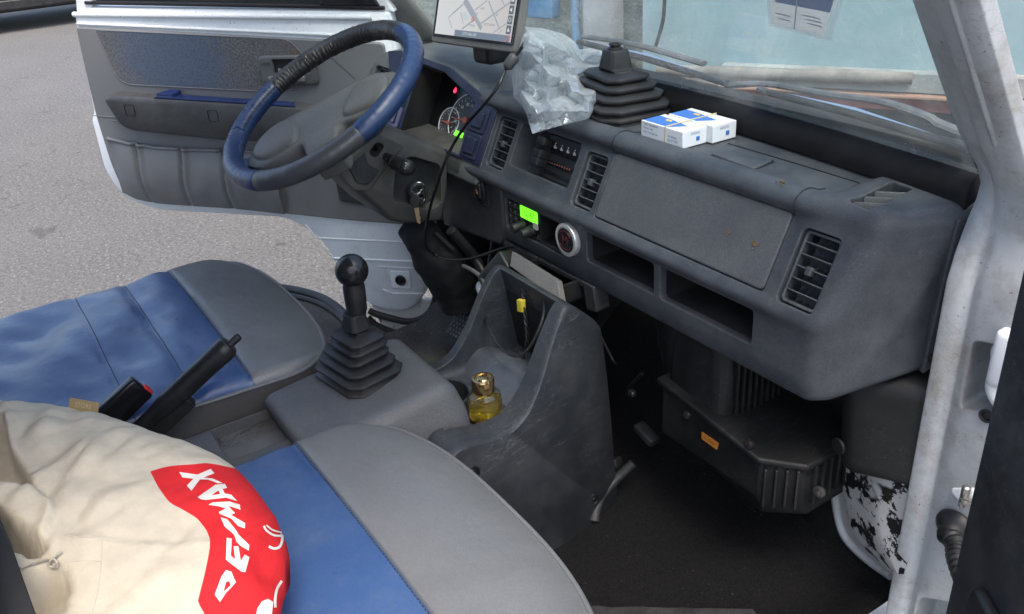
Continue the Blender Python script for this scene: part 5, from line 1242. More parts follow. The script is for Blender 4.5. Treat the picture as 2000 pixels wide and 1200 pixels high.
# dark car parked across the yard
cx_, cy_ = -11.9, 1.0
car = thing('parked_car', (cx_, cy_, 0), 'dark car parked on the asphalt far behind the open driver door', 'car')
k = simple('dark_car_paint', (.018, .020, .024), .25); GLS = simple('car_glass', (.012, .014, .016), .08)
sec = [(-2.1, .22), (-2.15, .55), (-2.05, .80), (-1.2, .92), (-.55, 1.38), (.75, 1.42), (1.55, 1.0), (2.05, .88), (2.12, .5), (2.05, .22)]
mb = MB(); mb.loft([[(cx_ + dx, cy_ + y * s_, z if z < .95 else .95 + (z - .95) * zs) for y, z in sec] for dx, s_, zs in ((-.88, .97, .9), (-.80, 1, 1), (.80, 1, 1), (.88, .97, .9))]); cb = mb.build('body', k, car, 40, bevel=.05, bseg=3)
for sy in (-1.32, 1.32):
    for sx_ in (-.80, .80):
        mb = MB(); mb.lathe([(0, -.1), (.30, -.1), (.32, -.06), (.32, .06), (.30, .1), (0, .1)], (cx_ + sx_, cy_ + sy, .32), (1, 0, 0), 28); wh = mb.build('wheel', MAT['rubber'], car)
        mb = MB(); mb.lathe([(0, 0), (.20, 0), (.20, .012), (.17, .02), (.05, .01), (0, .015)], (cx_ + sx_ + (.1 if sx_ > 0 else -.1), cy_ + sy, .32), (1 if sx_ > 0 else -1, 0, 0), 20); mb.build('rim', MAT['steel'], wh)
mb = MB(); mb.prism([(cx_ + .885, cy_ - .75, .97), (cx_ + .885, cy_ + .95, .97), (cx_ + .84, cy_ + .60, 1.33), (cx_ + .84, cy_ - .42, 1.33)], (.01, 0, 0)); mb.build('window', GLS, car, None)
mb = MB(); mb.abox(cx_ + .86, cy_ - 1.95, .25, cx_ + .93, cy_ - .15, .36); mb.abox(cx_ + .86, cy_ + .1, .25, cx_ + .93, cy_ + .9, .36); mb.build('sill_trim', MAT['black'], car, 40, bevel=.015)

# ------------------------------------------------------------------ wipers on the screen
def wsp(u, v, off=0.0):
    d = ray(u, v); lo, hi = .3, 3.0
    f_ = lambda t: (CAM[1] + t * d[1]) - (yb(CAM[0] + t * d[0]) - .76 * (CAM[2] + t * d[2] - 1.14) + off)
    d = d / np.linalg.norm(d)
    for _ in range(60):
        m_ = (lo + hi) / 2
        if f_(m_) < 0: lo = m_
        else: hi = m_
    return CAM + d * lo
def wiper(b0, b1, arm):
    mb = MB(); p0, p1 = wsp(*b0, .014), wsp(*b1, .014); mb.tube([p0, p0 * .5 + p1 * .5 + (0, .003, .002), p1], .0065, 8, flat=.8); o = mb.build('wiper_blade', MAT['rubber'], van)
    q0, q1 = wsp(*b0, .026), wsp(*b1, .026)
    mb = MB(); mb.tube([q0 + (q1 - q0) * .04, q0 * .5 + q1 * .5 + (0, .008, .005), q0 + (q1 - q0) * .97], .0045, 8); mb.build('blade_spine', MAT['chrome'], o)
    mb = MB(); mb.tube(spline([wsp(u, v, .034) for u, v in arm], 6), [.006] * 1 + [.0075] * (6 * (len(arm) - 1)), 8, flat=.6); mb.build('wiper_arm', plastic('worn_arm_paint', (.05, .052, .055), .6, .3, 300, .3, .4, bev=0), o)
wiper((1130, 82), (1418, 163), [(1140, 72), (1230, 85), (1330, 112), (1375, 125)])
wiper((1482, 176), (1893, 292), [(1420, 168), (1500, 165), (1620, 185), (1725, 200), (1810, 228), (1830, 240), (1885, 262)])
# ------------------------------------------------------------------ leaflets in a clear sleeve on the screen
W0 = wsp(1518, -30, -.006); W1 = wsp(1508, 45, -.006); W2 = wsp(1607, 69, -.006); W3 = wsp(1650, -30, -.006)
PFm = Fr(W1, W2 - W1, W0 - W1)
def ppx(u, v): return PFm.px(u, v)
pp = [ppx(1500, -60), ppx(1508, 46), ppx(1607, 69), ppx(1650, -60)]
mb = MB(); mb.fprism(PFm, pp, -.0006, .0006); kk = M('thin_card'); kk.n.remove(kk.p); d1 = kk.node('ShaderNodeBsdfDiffuse'); d1.inputs[0].default_value = (.8, .8, .78, 1); t1 = kk.node('ShaderNodeBsdfTranslucent'); t1.inputs[0].default_value = (.8, .8, .78, 1); x1 = kk.node('ShaderNodeMixShader'); x1.inputs[0].default_value = .6; kk.link(d1.outputs[0], x1.inputs[1]); kk.link(t1.outputs[0], x1.inputs[2]); kk.link(x1.outputs[0], kk.out.inputs[0]); lf = mb.build('leaflet', kk.m, None, None); tag(lf, 'white and blue card in a clear sleeve stuck inside the windscreen', 'card')
mb = MB(); mb.fprism(PFm, [ppx(1519, -60), ppx(1515, 3), ppx(1622, 24), ppx(1646, -58)], .0007, .0010); mb.build('blue_print', simple('blue_print_ink', (.10, .24, .55), .4), lf, None)
la = math.atan2(*(np.array(ppx(1607, 69)) - np.array(ppx(1508, 46)))[::-1])
for i, (u, v, ln_) in enumerate(((1530, 28, 9), (1533, 38, 7), (1585, 32, 10), (1590, 40, 9), (1592, 48, 8))):
    a, b = ppx(u, v); mb = MB(); mb.box(PFm.w(a, b, .0010), PFm.ex, PFm.ey, PFm.n, (ln_ * .0013, .0007, .0002)); mb.build('print_line', simple('grey_print', (.35, .37, .40), .6), lf, None)
mb = MB(); mb.tube([PFm.w(*ppx(1562, -40), .001), PFm.w(*ppx(1552, 55), .001)], .0008, 5); mb.build('card_fold', simple('fold_grey', (.5, .5, .5), .6), lf)
k = M('clear_sleeve'); k.p.inputs['Base Color'].default_value = (.8, .83, .83, 1); k.p.inputs['Roughness'].default_value = .15; k.p.inputs['Alpha'].default_value = .22
mb = MB(); mb.fprism(PFm, [ppx(1496, -60), ppx(1503, 50), ppx(1625, 80), ppx(1665, -60)], .0012, .0016); mb.build('clear_sleeve', k.m, lf, None)

# ------------------------------------------------------------------ spare gaiter on the dashboard top
sx0, sy0, sz0 = -.078, .150, 1.1045
e1 = unit((.985, -.17, 0)); e2 = unit((.17, .985, 0))
lv = [(.093, .068, 0, 0), (.092, .067, 0, 0), (.079, .057, 0, 0), (.067, .048, 0, .001), (.055, .039, 0, .001)]
ti = [(.092, .067, 0, 0, 0)] + bellows(lv, .004, .0135, .010, .62)
ti += [(.024, .022, .0735, 0, 0), (.0235, .0215, .076, 0, 0), (.0185, .0175, .100, 0, 0), (.0165, .0155, .1025, 0, 0)]
mb = MB(); mb.loft(boot_rings((sx0, sy0, sz0), e1, e2, (0, 0, 1), ti, .36)); spb = mb.build('spare_gaiter', MAT['rubber'], None, 35, bevel=.0012)
tag(spb, 'loose black rubber gear gaiter standing on the dashboard top beside the medicine boxes', 'rubber boot')
mb = MB(); mb.lathe([(.012, .101), (.012, .105), (.0085, .106), (.0085, .1085), (.0105, .109), (.0105, .1115), (.007, .1115), (.0065, .100)], (sx0, sy0, sz0), (0, 0, 1), 24); mb.build('neck_ring', MAT['rubber'], spb, 35)

# ------------------------------------------------------------------ medicine boxes tied with a rubber band
WB = plastic('white_carton', (.74, .75, .77), .45, .05, 0, 0, .05, bev=.0006); BB = simple('blue_carton_print', (.05, .16, .48), .4); DB = simple('dark_blue_print', (.03, .06, .25), .45); YL = simple('yellow_print', (.75, .50, .05), .45)
def carton(o, ex, ey, w_, d_, h_, label, side_lines, num, big):
    ex, ey = unit(ex), unit(ey); ez = np.array((0, 0, 1.0)); o = np.array(o, float)
    mb = MB(); mb.box(o + ex * w_ / 2 + ey * d_ / 2 + ez * h_ / 2, ex, ey, ez, (w_ / 2, d_ / 2, h_ / 2)); bx_ = mb.build('medicine_box', WB, None, 30, bevel=.0006)
    tag(bx_, label, 'medicine box', 'medicine boxes banded together on the dashboard')
    Fa = Fr(o, ex, ez); Ft = Fr(o + ez * h_, ex, ey); Fb = Fr(o + ex * w_, ey, ez)
    mb = MB(); mb.fprism(Ft, [(.002, .003), (w_ * .62, .003), (w_ * .80, d_ * .55), (w_ * .30, d_ * .72), (.002, d_ * .75)], .0001, .0005); mb.build('blue_print', BB, bx_, None)
    mb = MB(); mb.fprism(Ft, [(w_ * .30, d_ * .50), (w_ * .44, d_ * .50), (w_ * .40, d_ * .62), (w_ * .28, d_ * .62)], .0005, .0008); mb.build('yellow_print', YL, bx_, None)
    for q, (s_, a, b, sz) in enumerate(side_lines): text(s_, Fa, a, b, sz, DB, bx_, 'side_print', align='LEFT')
    text(num, Fb, d_ * .5, h_ * .76, h_ * .22, simple('grey_ink', (.16, .18, .25), .6), bx_, 'batch_number', sx=.8)
    mb = MB(); mb.fprism(Fb, rrect(d_ * .56, h_ * .28, d_ * .56 + h_ * .26, h_ * .54, .001), .0001, .0005); mb.fprism(Fb, rrect(d_ * .56 + h_ * .08, h_ * .34, d_ * .56 + h_ * .18, h_ * .47, .001), .0005, .0007); mb.build('maker_mark', BB, bx_, None)
    return bx_
e1 = unit((.995, -.02, 0)); e2 = unit((.02, .995, 0))
carton((.062, .085, 1.1055), e1, e2, .092, .047, .0245, 'nearer of two white and blue medicine boxes on the dashboard, banded to its twin', [('Zugl 5 mg tabletten', .006, .021, .0042), ('Filmom. tabl.', .006, .015, .0042), ('Voor oraal gebruik', .006, .009, .0042), ('28 tabletten', .060, .013, .0042), ('Exp. 07 2026', .060, .0075, .0042)], '35701018', False)
carton((.070, .1325, 1.1060), e1, e2, .096, .047, .0255, 'farther white and blue medicine box on the dashboard, behind its banded twin', [], '84535752', False)
rb = MB(); yb0, yb1, x_ = .0838, .1808, .116
lo2 = [(x_, yb0, 1.1065), (x_ + .001, yb0, 1.1310), (x_ + .004, .1320, 1.1322), (x_ + .006, yb1, 1.1325), (x_ + .006, yb1, 1.107)]
rb.tube(lo2, .0012, 6); rbo = rb.build('rubber_band', simple('tan_rubber', (.50, .42, .26), .6), None); tag(rbo, 'tan rubber band stretched around the two medicine boxes', 'rubber band')

# ------------------------------------------------------------------ round badge on the lower facia
a, b = -.0150, .9345; BD = Fr(L.w(0, 0, 0), unit((1, .0, 0)), unit((0, .0, 1)))
mb = MB(); mb.lathe([(.0285, 0), (.0285, .0075), (.0275, .009), (.0225, .0095), (.0215, .0085), (0, .0085)], BD.w(a, b, 0), BD.n, 48); bd_ = mb.build('round_badge', simple('silver_ring', (.62, .62, .60), .3, .55), None, 35)
tag(bd_, 'round silver rimmed black disc with a red M, stuck on the facia below the vents', 'badge')
mb = MB(); mb.lathe([(.0208, 0), (.0208, .0012), (0, .0012)], BD.w(a, b, .0085), BD.n, 40); mb.build('badge_face', MAT['gloss_black'], bd_, 35)
DR = simple('dull_red', (.13, .014, .018), .5)
text('M', BD, a, b, .021, DR, bd_, 'badge_letter', c=.0100, bold=.0006)
for s_ in (0, 1):
    mb = MB(); mb.tube([BD.w(a + .0165 * math.cos(t), b + .0165 * math.sin(t), .0098) for t in [math.radians((30 if s_ == 0 else 210) + 120 * q / 20) for q in range(21)]], .0006, 5); mb.build('badge_arc', DR, bd_)

# ------------------------------------------------------------------ diffuser bottle in the cup holder
bx0, by0, bz0 = .060, -.227, .7185
bt = thing('scent_bottle', (bx0, by0, bz0), 'small glass bottle of yellow liquid with gold cap in the cup holder', 'bottle')
k = M('clear_glass'); k.p.inputs['Base Color'].default_value = (.97, .98, .96, 1); k.p.inputs['Roughness'].default_value = .02; k.p.inputs['Transmission Weight'].default_value = 1; k.p.inputs['IOR'].default_value = 1.47
GB = (bx0, by0, bz0)
mb = MB(); mb.lathe([(0, 0), (.0235, 0), (.0263, .003), (.0267, .006), (.0267, .041), (.0250, .046), (.019, .049), (.0145, .051), (.0145, .055), (.0125, .055), (.0125, .0505), (.0180, .0475), (.0238, .0445), (.0253, .040), (.0253, .007), (.0235, .0055), (0, .0055)], GB, (0, 0, 1), 48); mb.build('bottle_glass', k.m, bt, 40)
k = M('yellow_liquid'); k.p.inputs['Base Color'].default_value = (.93, .66, .06, 1); k.p.inputs['Roughness'].default_value = .02; k.p.inputs['Transmission Weight'].default_value = .86; k.p.inputs['IOR'].default_value = 1.36
mb = MB(); mb.lathe([(0, .0058), (.0234, .0058), (.0251, .0073), (.0251, .0365), (0, .0365)], GB, (0, 0, 1), 48); mb.build('scented_oil', k.m, bt, 40)
GOLD = simple('gold_cap', (.62, .42, .20), .22, 1.0)
mb = MB(); mb.lathe([(0, .0525), (.0170, .0525), (.0176, .054), (.0176, .073), (.0166, .075), (.0130, .0752), (.0124, .0735), (.0100, .0735), (.0080, .0755), (0, .076)], GB, (0, 0, 1), 40); mb.build('gold_cap', GOLD, bt, 35)
k = simple('pale_pink_label', (.60, .40, .36), .5); mb = MB(); rows = [[(bx0 + .0270 * math.cos(t), by0 + .0270 * math.sin(t), bz0 + z) for t in [math.radians(205 + 50 * q / 14) for q in range(15)]] for z in (.008, .034)]; mb.grid(rows); mb.build('bottle_label', k, bt, 60)

# ------------------------------------------------------------------ navigation tablet on the dashboard hood
NP = Fr((-.40, .045, 1.176), unit((.998, .02, .03)), unit((0, .30, .95)))
def npx(u, v): return NP.px(u, v)
c00, c10 = npx(842, 82), npx(1003, 104); wv0 = np.array(c10) - np.array(c00); lnw = np.linalg.norm(wv0)
NP = Fr(NP.w(*c00), NP.w(*c10) - NP.w(*c00), unit((0, .30, .95)))
TW, TH = lnw, lnw * .66
nav = thing('navigation_tablet', NP.w(TW / 2, 0, -.02), 'navigation tablet showing a street map, standing on the dashboard hood', 'tablet')
mb = MB(); mb.fprism(NP, rrect(0, 0, TW, TH, .006), -.016, 0); cas = mb.build('tablet_case', plastic('tablet_grey', (.13, .125, .115), .4, .12, 0, 0, .15), nav, 40, bevel=.002)
mb = MB(); mb.fprism(NP, rrect(.005, .012, TW - .004, TH - .006, .003), 0, .0012); mb.build('front_glass', MAT['gloss_black'], nav, 30)
k = M('map_screen'); k.n.remove(k.p); em = k.node('ShaderNodeEmission'); em.inputs[1].default_value = .27
sx = k.node('ShaderNodeSeparateXYZ'); k.link(k.tc.outputs['Object'], sx.inputs[0])
k.link(k.ramp(k.math('ADD', k.math('MULTIPLY', sx.outputs[0], 2.6), .5), [(.0, (.80, .84, .86)), (.55, (.74, .74, .75)), (1.0, (.62, .58, .58))]), em.inputs[0]); k.link(em.outputs[0], k.out.inputs[0])
sx0_, sx1_, sy0_, sy1_ = .012, TW - .012, .0165, TH - .010
mb = MB(); mb.fprism(NP, [(sx0_, sy0_), (sx1_, sy0_), (sx1_, sy1_), (sx0_, sy1_)], .0013, .0016); scn = mb.build('map_screen', k.m, nav, None)
def emi(n_, c_): return simple(n_, (0, 0, 0), .4, 0, c_, .27)
ROAD = emi('map_road', (.38, .42, .47)); BAR = emi('map_bar', (.20, .25, .33)); ICO = emi('map_icon_tile', (.12, .14, .18)); WHI = emi('map_white', (.8, .82, .82)); REDI = emi('map_red', (.65, .12, .12)); GRN = emi('map_block', (.60, .68, .72))
def line(p0, p1, w_, mat, nm, c=.0017):
    p0, p1 = np.array(p0), np.array(p1); t0, t1 = 0.0, 1.0; dl = p1 - p0
    for ax_, lo_s, hi_s in ((0, sx0_ + w_ * .7, sx1_ - .0155 - w_ * .5), (1, sy0_ + .0115 + w_ * .7, sy1_ - w_)):
        if abs(dl[ax_]) > 1e-9:
            ta, tb = sorted(((lo_s - p0[ax_]) / dl[ax_], (hi_s - p0[ax_]) / dl[ax_])); t0, t1 = max(t0, ta), min(t1, tb)
        elif not lo_s < p0[ax_] < hi_s: return
    if t1 - t0 < .03: return
    p0, p1 = p0 + dl * t0, p0 + dl * t1; e = unit(p1 - p0); f_ = np.array((-e[1], e[0])) * w_ / 2
    mb = MB(); mb.fprism(NP, [tuple(p0 - f_), tuple(p1 - f_), tuple(p1 + f_), tuple(p0 + f_)], c, c + .00015); return mb.build(nm, mat, scn, None)
px2 = lambda u, v: npx2(u, v)
def npx2(u, v): return NP.px(820 + u / 8.0, v / 8.0, .0016)
for i, (a, b, w_) in enumerate((((700, 0), (870, 290), .013), ((860, 270), (1060, 610), .009), ((1080, 20), (1240, 440), .003), ((960, 370), (1420, 40), .003), ((870, 160), (1060, 10), .002), ((580, 520), (860, 310), .003), ((1060, 580), (1380, 360), .002), ((690, 70), (520, 220), .003), ((520, 220), (460, 280), .002), ((460, 280), (540, 520), .0015), ((1290, 0), (1340, 90), .002), ((1180, 600), (1300, 470), .0015), ((650, 200), (700, 380), .0015))):
    line(npx2(*a), npx2(*b), w_, ROAD, 'map_street', .0017 + .00018 * i)
mb = MB(); mb.fprism(NP, [npx2(640, 200), npx2(720, 190), npx2(770, 300), npx2(690, 320)], .0017, .0018); mb.build('map_block', GRN, scn, None)
mb = MB(); mb.fprism(NP, [(sx0_ + (sx1_ - sx0_) * .30, sy0_), (sx1_, sy0_), (sx1_, sy0_ + .011), (sx0_ + (sx1_ - sx0_) * .30, sy0_ + .011)], .0042, .0044); mb.build('map_footer', BAR, scn, None)
text('CITY HALL RD', NP, (sx0_ + sx1_) / 2, sy0_ + .0055, .0075, WHI, scn, 'map_text', c=.0046)
for q in range(6):
    b0 = sy0_ + .013 + .0165 * q; mb = MB(); mb.fprism(NP, rrect(sx1_ - .0145, b0, sx1_ - .0005, b0 + .0145, .001), .0042, .0044); ic = mb.build('map_icon', (ICO if q < 5 else REDI), scn, None)
    mb = MB(); a, b = sx1_ - .0075, b0 + .0072
    if q == 0: mb.fprism(NP, [(a - .004, b - .003), (a + .004, b - .003), (a, b + .004)], .0046, .0048)
    elif q == 1: mb.tube([NP.w(a + .0035 * math.cos(t), b + .0035 * math.sin(t), .0047) for t in [2 * math.pi * z / 14 for z in range(14)]], .0005, 4, True)
    elif q == 2: mb.fprism(NP, [(a - .004, b - .0015), (a - .001, b - .0015), (a + .002, b - .004), (a + .002, b + .004), (a - .001, b + .0015), (a - .004, b + .0015)], .0046, .0048)
    elif q == 3:
        for s_ in (-1, 1): mb.fprism(NP, rrect(a + s_ * .0022 - .0016, b - .003, a + s_ * .0022 + .0016, b + .003, .0005), .0046, .0048)
    else: mb.fprism(NP, [(a + .004 * math.cos(t), b + .004 * math.sin(t)) for t in [2 * math.pi * z / 5 for z in range(5)]], .0046, .0048)
    mb.build('icon_glyph', WHI, scn, None)
a, b = sx1_ - .008, sy0_ + .0055; mb = MB(); mb.tube([NP.w(a + .005 * math.cos(t), b + .005 * math.sin(t), .0048) for t in [2 * math.pi * z / 18 for z in range(18)]], .0007, 4, True); mb.build('footer_button', REDI, scn)
a, b = sx0_ + (sx1_ - sx0_) * .52, sy0_ + .032; mb = MB(); mb.tube([NP.w(a + .0042 * math.cos(t), b + .0042 * math.sin(t), .0048) for t in [2 * math.pi * z / 18 for z in range(18)]], .0006, 4, True); mb.fprism(NP, [(a - .0015, b - .002), (a + .0015, b - .002), (a, b + .003)], .0046, .0048); mb.build('position_arrow', REDI, scn)
for s_, u, v in (('A-GIL', 1000, 140), ('P2', 920, 220), ('GS', 1225, 240), ('SEGYO-DONG', 1105, 395), ('MYEON', 840, 408)): a, b = npx2(u, v); text(s_, NP, a, b, .0055, ICO, scn, 'map_text', c=.0046)
mb = MB(); mb.box(NP.w(TW / 2, .03, -.05), NP.ex, (0, 1, 0), (0, 0, 1), (.03, .035, .05)); mb.build('tablet_stand', MAT['black'], nav, 40, bevel=.01)

# power lead from the tablet down to the radio console
PL0 = NP.w(TW - .006, .014, -.006); PL1 = P(988, 134, 'y', .015)
cb_ = thing('power_cable', PL1, 'thin black power lead hanging from the navigation tablet to the console', 'cable')
mb = MB(); dd = unit(PL1 - P(1008, 108, 'y', .03)); q0 = P(1008, 108, 'y', .03); mb.tube([q0, q0 + dd * .004, q0 + dd * .020, PL1 - dd * .004, PL1], [.006, .0095, .0095, .0085, .005], 14); mb.build('cable_plug', plastic('plug_grey', (.06, .06, .06), .45, .2, 0, 0, .1), cb_, 50)
mb = MB(); mb.tube(spline([q0 - dd * .03 + (.004, .0, .006), q0 - dd * .012, q0], 5), .003, 8); mb.build('cable_strain', MAT['black'], cb_)
cpts = [PL1, P(972, 170, 'y', -.01), P(945, 205, 'y', -.03), P(910, 245, 'y', -.045), P(884, 285, 'y', -.06), P(868, 320, 'y', -.075), P(856, 355, 'y', -.085), P(843, 395, 'y', -.09), P(834, 435, 'y', -.09), P(830, 465, 'y', -.085), P(836, 487, 'y', -.08), P(855, 500, 'y', -.06), P(885, 507, 'y', -.055), P(920, 505, 'y', -.05), P(955, 494, 'y', -.04), P(985, 484, 'y', -.03), P(1003, 482, 'y', -.02)]
mb = MB(); mb.tube(spline(cpts, 8), .0026, 10); mb.build('cable_lead', MAT['gloss_black'], cb_)

# ------------------------------------------------------------------ ignition key hanging from the lock
KC = P(822, 378, 'x', -.362)
mb = MB(); mb.lathe([(.019, -.03), (.019, .004), (.0165, .007), (.012, .006), (.012, .003), (0, .003)], KC + (-.012, 0, 0), (1, -.1, .05), 28); lk = mb.build('ignition_lock', MAT['dash_dark'], col, 35)
key = thing('ignition_key', KC, 'key with black head in the ignition, a second brass key hanging from its ring', 'key')
mb = MB(); mb.rbox(KC + (.012, -.004, .006), (.012, .0025, .010), .002, unit((1, -.1, .2)), unit((.1, 1, 0)), unit((-.2, 0, 1))); mb.build('key_head', MAT['black'], key)
RC = P(817, 368, 'x', -.335); e1 = unit((.35, .6, .45)); e2 = unit((-.1, .35, -.9))
e2 = unit(e2 - e1 * (e1 @ e2)); mb = MB(); mb.tube([RC + (e1 * math.cos(t) + e2 * math.sin(t)) * .0125 for t in [2 * math.pi * q / 30 for q in range(30)]], .0010, 6, True); mb.build('key_ring', MAT['chrome'], key)
K0 = P(814, 385, 'x', -.333); K1 = P(813, 405, 'x', -.333); K2 = P(811, 438, 'x', -.333); kd = unit(K2 - K1); KF = Fr(K1, unit((.55, .80, 0.1)), -kd)
mb = MB(); mb.fprism(KF, rpoly([(-.005, -.001), (.005, -.001), (.0105, .010), (.009, .022), (.002, .028), (-.005, .026), (-.0105, .012)], .003), -.0025, .0025); mb.build('spare_head', MAT['black'], key, 40, bevel=.001)
kl = np.linalg.norm(K2 - K1); mb = MB(); mb.fprism(KF, [(-.0042, 0), (-.0042, -kl + .004), (0, -kl), (.0030, -kl + .003), (.0024, -kl + .008), (.0040, -kl + .011), (.0026, -kl + .016), (.0040, -kl + .020), (.0042, 0)], -.0011, .0011); mb.build('key_blade', simple('brass', (.66, .52, .30), .3, 1.0), key, 30, bevel=.0003)
mb = MB(); mb.tube([P(824 + 7 * math.cos(t), 384 + 12 * math.sin(t), 'x', -.34) for t in [2 * math.pi * q / 20 for q in range(20)]], .0018, 6, True); mb.build('key_tag', MAT['chrome'], key)

# ------------------------------------------------------------------ black connector, loose loom and yellow plug
a0_, a1_ = P(958, 553, 'y', -.065), P(996, 508, 'y', -.045); ad_ = unit(a1_ - a0_); au = unit(np.cross(ad_, (0, 1, 0)))
mb = MB(); mb.rbox((a0_ + a1_) / 2, (.020, np.linalg.norm(a1_ - a0_) / 2 + .006, .020), .006, au, ad_, np.cross(au, ad_)); adp = mb.build('power_adapter', MAT['black'], None); tag(adp, 'black power adapter box dangling behind the ash tray', 'adapter')
mb = MB(); mb.lathe([(.007, 0), (.007, .001), (.005, .0015), (0, .001)], P(986, 532, 'y', -.083), unit((.6, -.7, .3)), 18); mb.build('adapter_logo', MAT['gloss_black'], adp)
lw = thing('loose_wiring', P(945, 545, 'y', -.09), 'loop of thin black wire hanging in front of the console scoop', 'wire')
wpts = [P(952, 540, 'y', -.08), P(944, 565, 'y', -.09), P(945, 605, 'y', -.12), P(955, 640, 'y', -.14), P(978, 680, 'y', -.15), P(1010, 696, 'y', -.15), P(1035, 678, 'y', -.14), P(1056, 635, 'y', -.12), P(1063, 600, 'y', -.10), P(1058, 570, 'y', -.075)]
mb = MB(); mb.tube(spline(wpts, 8), .0024, 8); mb.build('wire_loop', MAT['black'], lw)
mb = MB(); mb.tube(spline([P(905, 520, 'y', -.07), P(925, 530, 'y', -.075), P(942, 545, 'y', -.08), P(947, 565, 'y', -.09), P(946, 590, 'y', -.10)], 6), .004, 8); mb.build('wire_sheath', plastic('dusty_loom', (.10, .10, .10), .8, .3, 300, .4, .3), lw)
for cc, off in (((.45, .12, .05), 0), ((.55, .48, .40), .004)):
    mb = MB(); mb.tube(spline([P(943 + off * 600, 560, 'y', -.095), P(946 + off * 500, 578, 'y', -.097), P(944 + off * 900, 592, 'y', -.10)], 5), .0012, 6); mb.build('coloured_wire', simple('wire_sleeve', cc, .5), lw)
pw = thing('yellow_connector', P(1018, 590, 'y', -.10), 'small yellow connector on twisted black wires hanging below the ash tray', 'connector')
mb = MB(); mb.rbox(P(1018, 597, 'y', -.10), (.006, .004, .011), .0012, unit((.95, .2, .1))); mb.build('yellow_plug', simple('yellow_plastic', (.62, .50, .05), .45), pw)
for s_ in (0, math.pi):
    mb = MB(); pp_ = spline([P(1020, 545, 'y', -.075), P(1022, 570, 'y', -.09), P(1026, 620, 'y', -.10), P(1030, 660, 'y', -.105), P(1022, 700, 'y', -.11)], 10)
    mb.tube([p_ + (.0022 * math.cos(i * .9 + s_), .0022 * math.sin(i * .9 + s_), 0) for i, p_ in enumerate(pp_)], .0018, 6); mb.build('twisted_wire', MAT['black'], pw)

# ------------------------------------------------------------------ crumpled clear bag on the dashboard
from mathutils.geometry import delaunay_2d_cdt
rnd = random.Random(11)
BO = Fr((-.25, .035, 1.118), (1, 0, 0), unit((0, .93, .36)))
out_px = [(1003, 190), (1000, 150), (1008, 115), (1016, 80), (1022, 52), (1060, 55), (1102, 67), (1122, 80), (1131, 97), (1150, 95), (1174, 91), (1186, 100), (1200, 115), (1200, 150), (1180, 185), (1150, 232), (1100, 244), (1040, 262), (1033, 240), (1028, 222), (1018, 205)]
def bagpt(u, v):
    t = min(1, max(0, (205 - v) / 110)); fr_ = Fr((-.25, .035, 1.118), (1, 0, 0), unit((0, .93, .10 + .36 * t))); return fr_.px(u, v), fr_
pts2 = [np.array(q, float) for q in out_px]
def inside(p_, poly):
    c_ = False; n_ = len(poly)
    for i in range(n_):
        (x1, y1), (x2, y2) = poly[i], poly[i - 1]
        if (y1 > p_[1]) != (y2 > p_[1]) and p_[0] < (x2 - x1) * (p_[1] - y1) / (y2 - y1) + x1: c_ = not c_
    return c_
dense = []
for i in range(len(pts2)):
    for t in (0, .5): dense.append(pts2[i] * (1 - t) + pts2[(i + 1) % len(pts2)] * t)
inner = []
tries = 0
while len(inner) < 95 and tries < 9000:
    tries += 1; q = np.array((rnd.uniform(995, 1205), rnd.uniform(50, 262)))
    if inside(q, pts2) and min(np.hypot(*(q - o)) for o in inner + dense) > 10: inner.append(q)
allp = dense + inner
res = delaunay_2d_cdt([Vector(q) for q in allp], [], [list(range(len(dense)))], 1, 1e-4)
P3 = []
for q in res[0]:
    u, v = q.x, q.y
    z = 1.117 + .105 * smooth01((200 - v) / 150) * (.55 + .45 * smooth01((1130 - u) / 80)); p_ = P(u, v, 'z', z)
    dd_ = min(np.hypot(u - o[0], v - o[1]) for o in dense); am = min(1, dd_ / 14)
    z2 = z + am * (.010 + .026 * rnd.random() + .014 * noise.noise((u * .03, v * .03, 0)))
    if v > 225: z2 = z - .004 * (v - 225) / 37 * 3 + am * .004
    P3.append(P(u, v, 'z', z2) )
k = M('clear_polythene'); k.n.remove(k.p)
tr = k.node('ShaderNodeBsdfTransparent'); tr.inputs[0].default_value = (.96, .98, .98, 1)
gl_2 = k.node('ShaderNodeBsdfGlossy'); gl_2.inputs['Roughness'].default_value = .13; gl_2.inputs[0].default_value = (.9, .93, .95, 1)
df = k.node('ShaderNodeBsdfDiffuse'); df.inputs[0].default_value = (.92, .95, .96, 1); tl = k.node('ShaderNodeBsdfTranslucent'); tl.inputs[0].default_value = (.92, .95, .96, 1)
lw_ = k.node('ShaderNodeLayerWeight'); lw_.inputs[0].default_value = .45
bmp = k.bump(k.noise(40, 5, .55, None, 2.0), .45, .006); k.link(bmp, gl_2.inputs['Normal']); k.link(bmp, df.inputs['Normal']); k.link(bmp, lw_.inputs['Normal'])
mA = k.node('ShaderNodeMixShader'); k.link(df.outputs[0], mA.inputs[1]); k.link(tl.outputs[0], mA.inputs[2])
mB_ = k.node('ShaderNodeMixShader'); mB_.inputs[0].default_value = .45; k.link(mA.outputs[0], mB_.inputs[1]); k.link(gl_2.outputs[0], mB_.inputs[2])
fc = k.math('ADD', k.math('MULTIPLY', lw_.outputs[1], .45), k.ramp(k.noise(16, 6, .65, None, 1.0), [(.38, .12), (.68, .50)])); mC = k.node('ShaderNodeMixShader'); k.link(fc, mC.inputs[0]); k.link(tr.outputs[0], mC.inputs[1]); k.link(mB_.outputs[0], mC.inputs[2]); k.link(mC.outputs[0], k.out.inputs[0])
mb = MB(); mb.add(P3, [tuple(f_) for f_ in res[2]]); bagc = mb.build('plastic_bag', k.m, None, 35, sub=0)
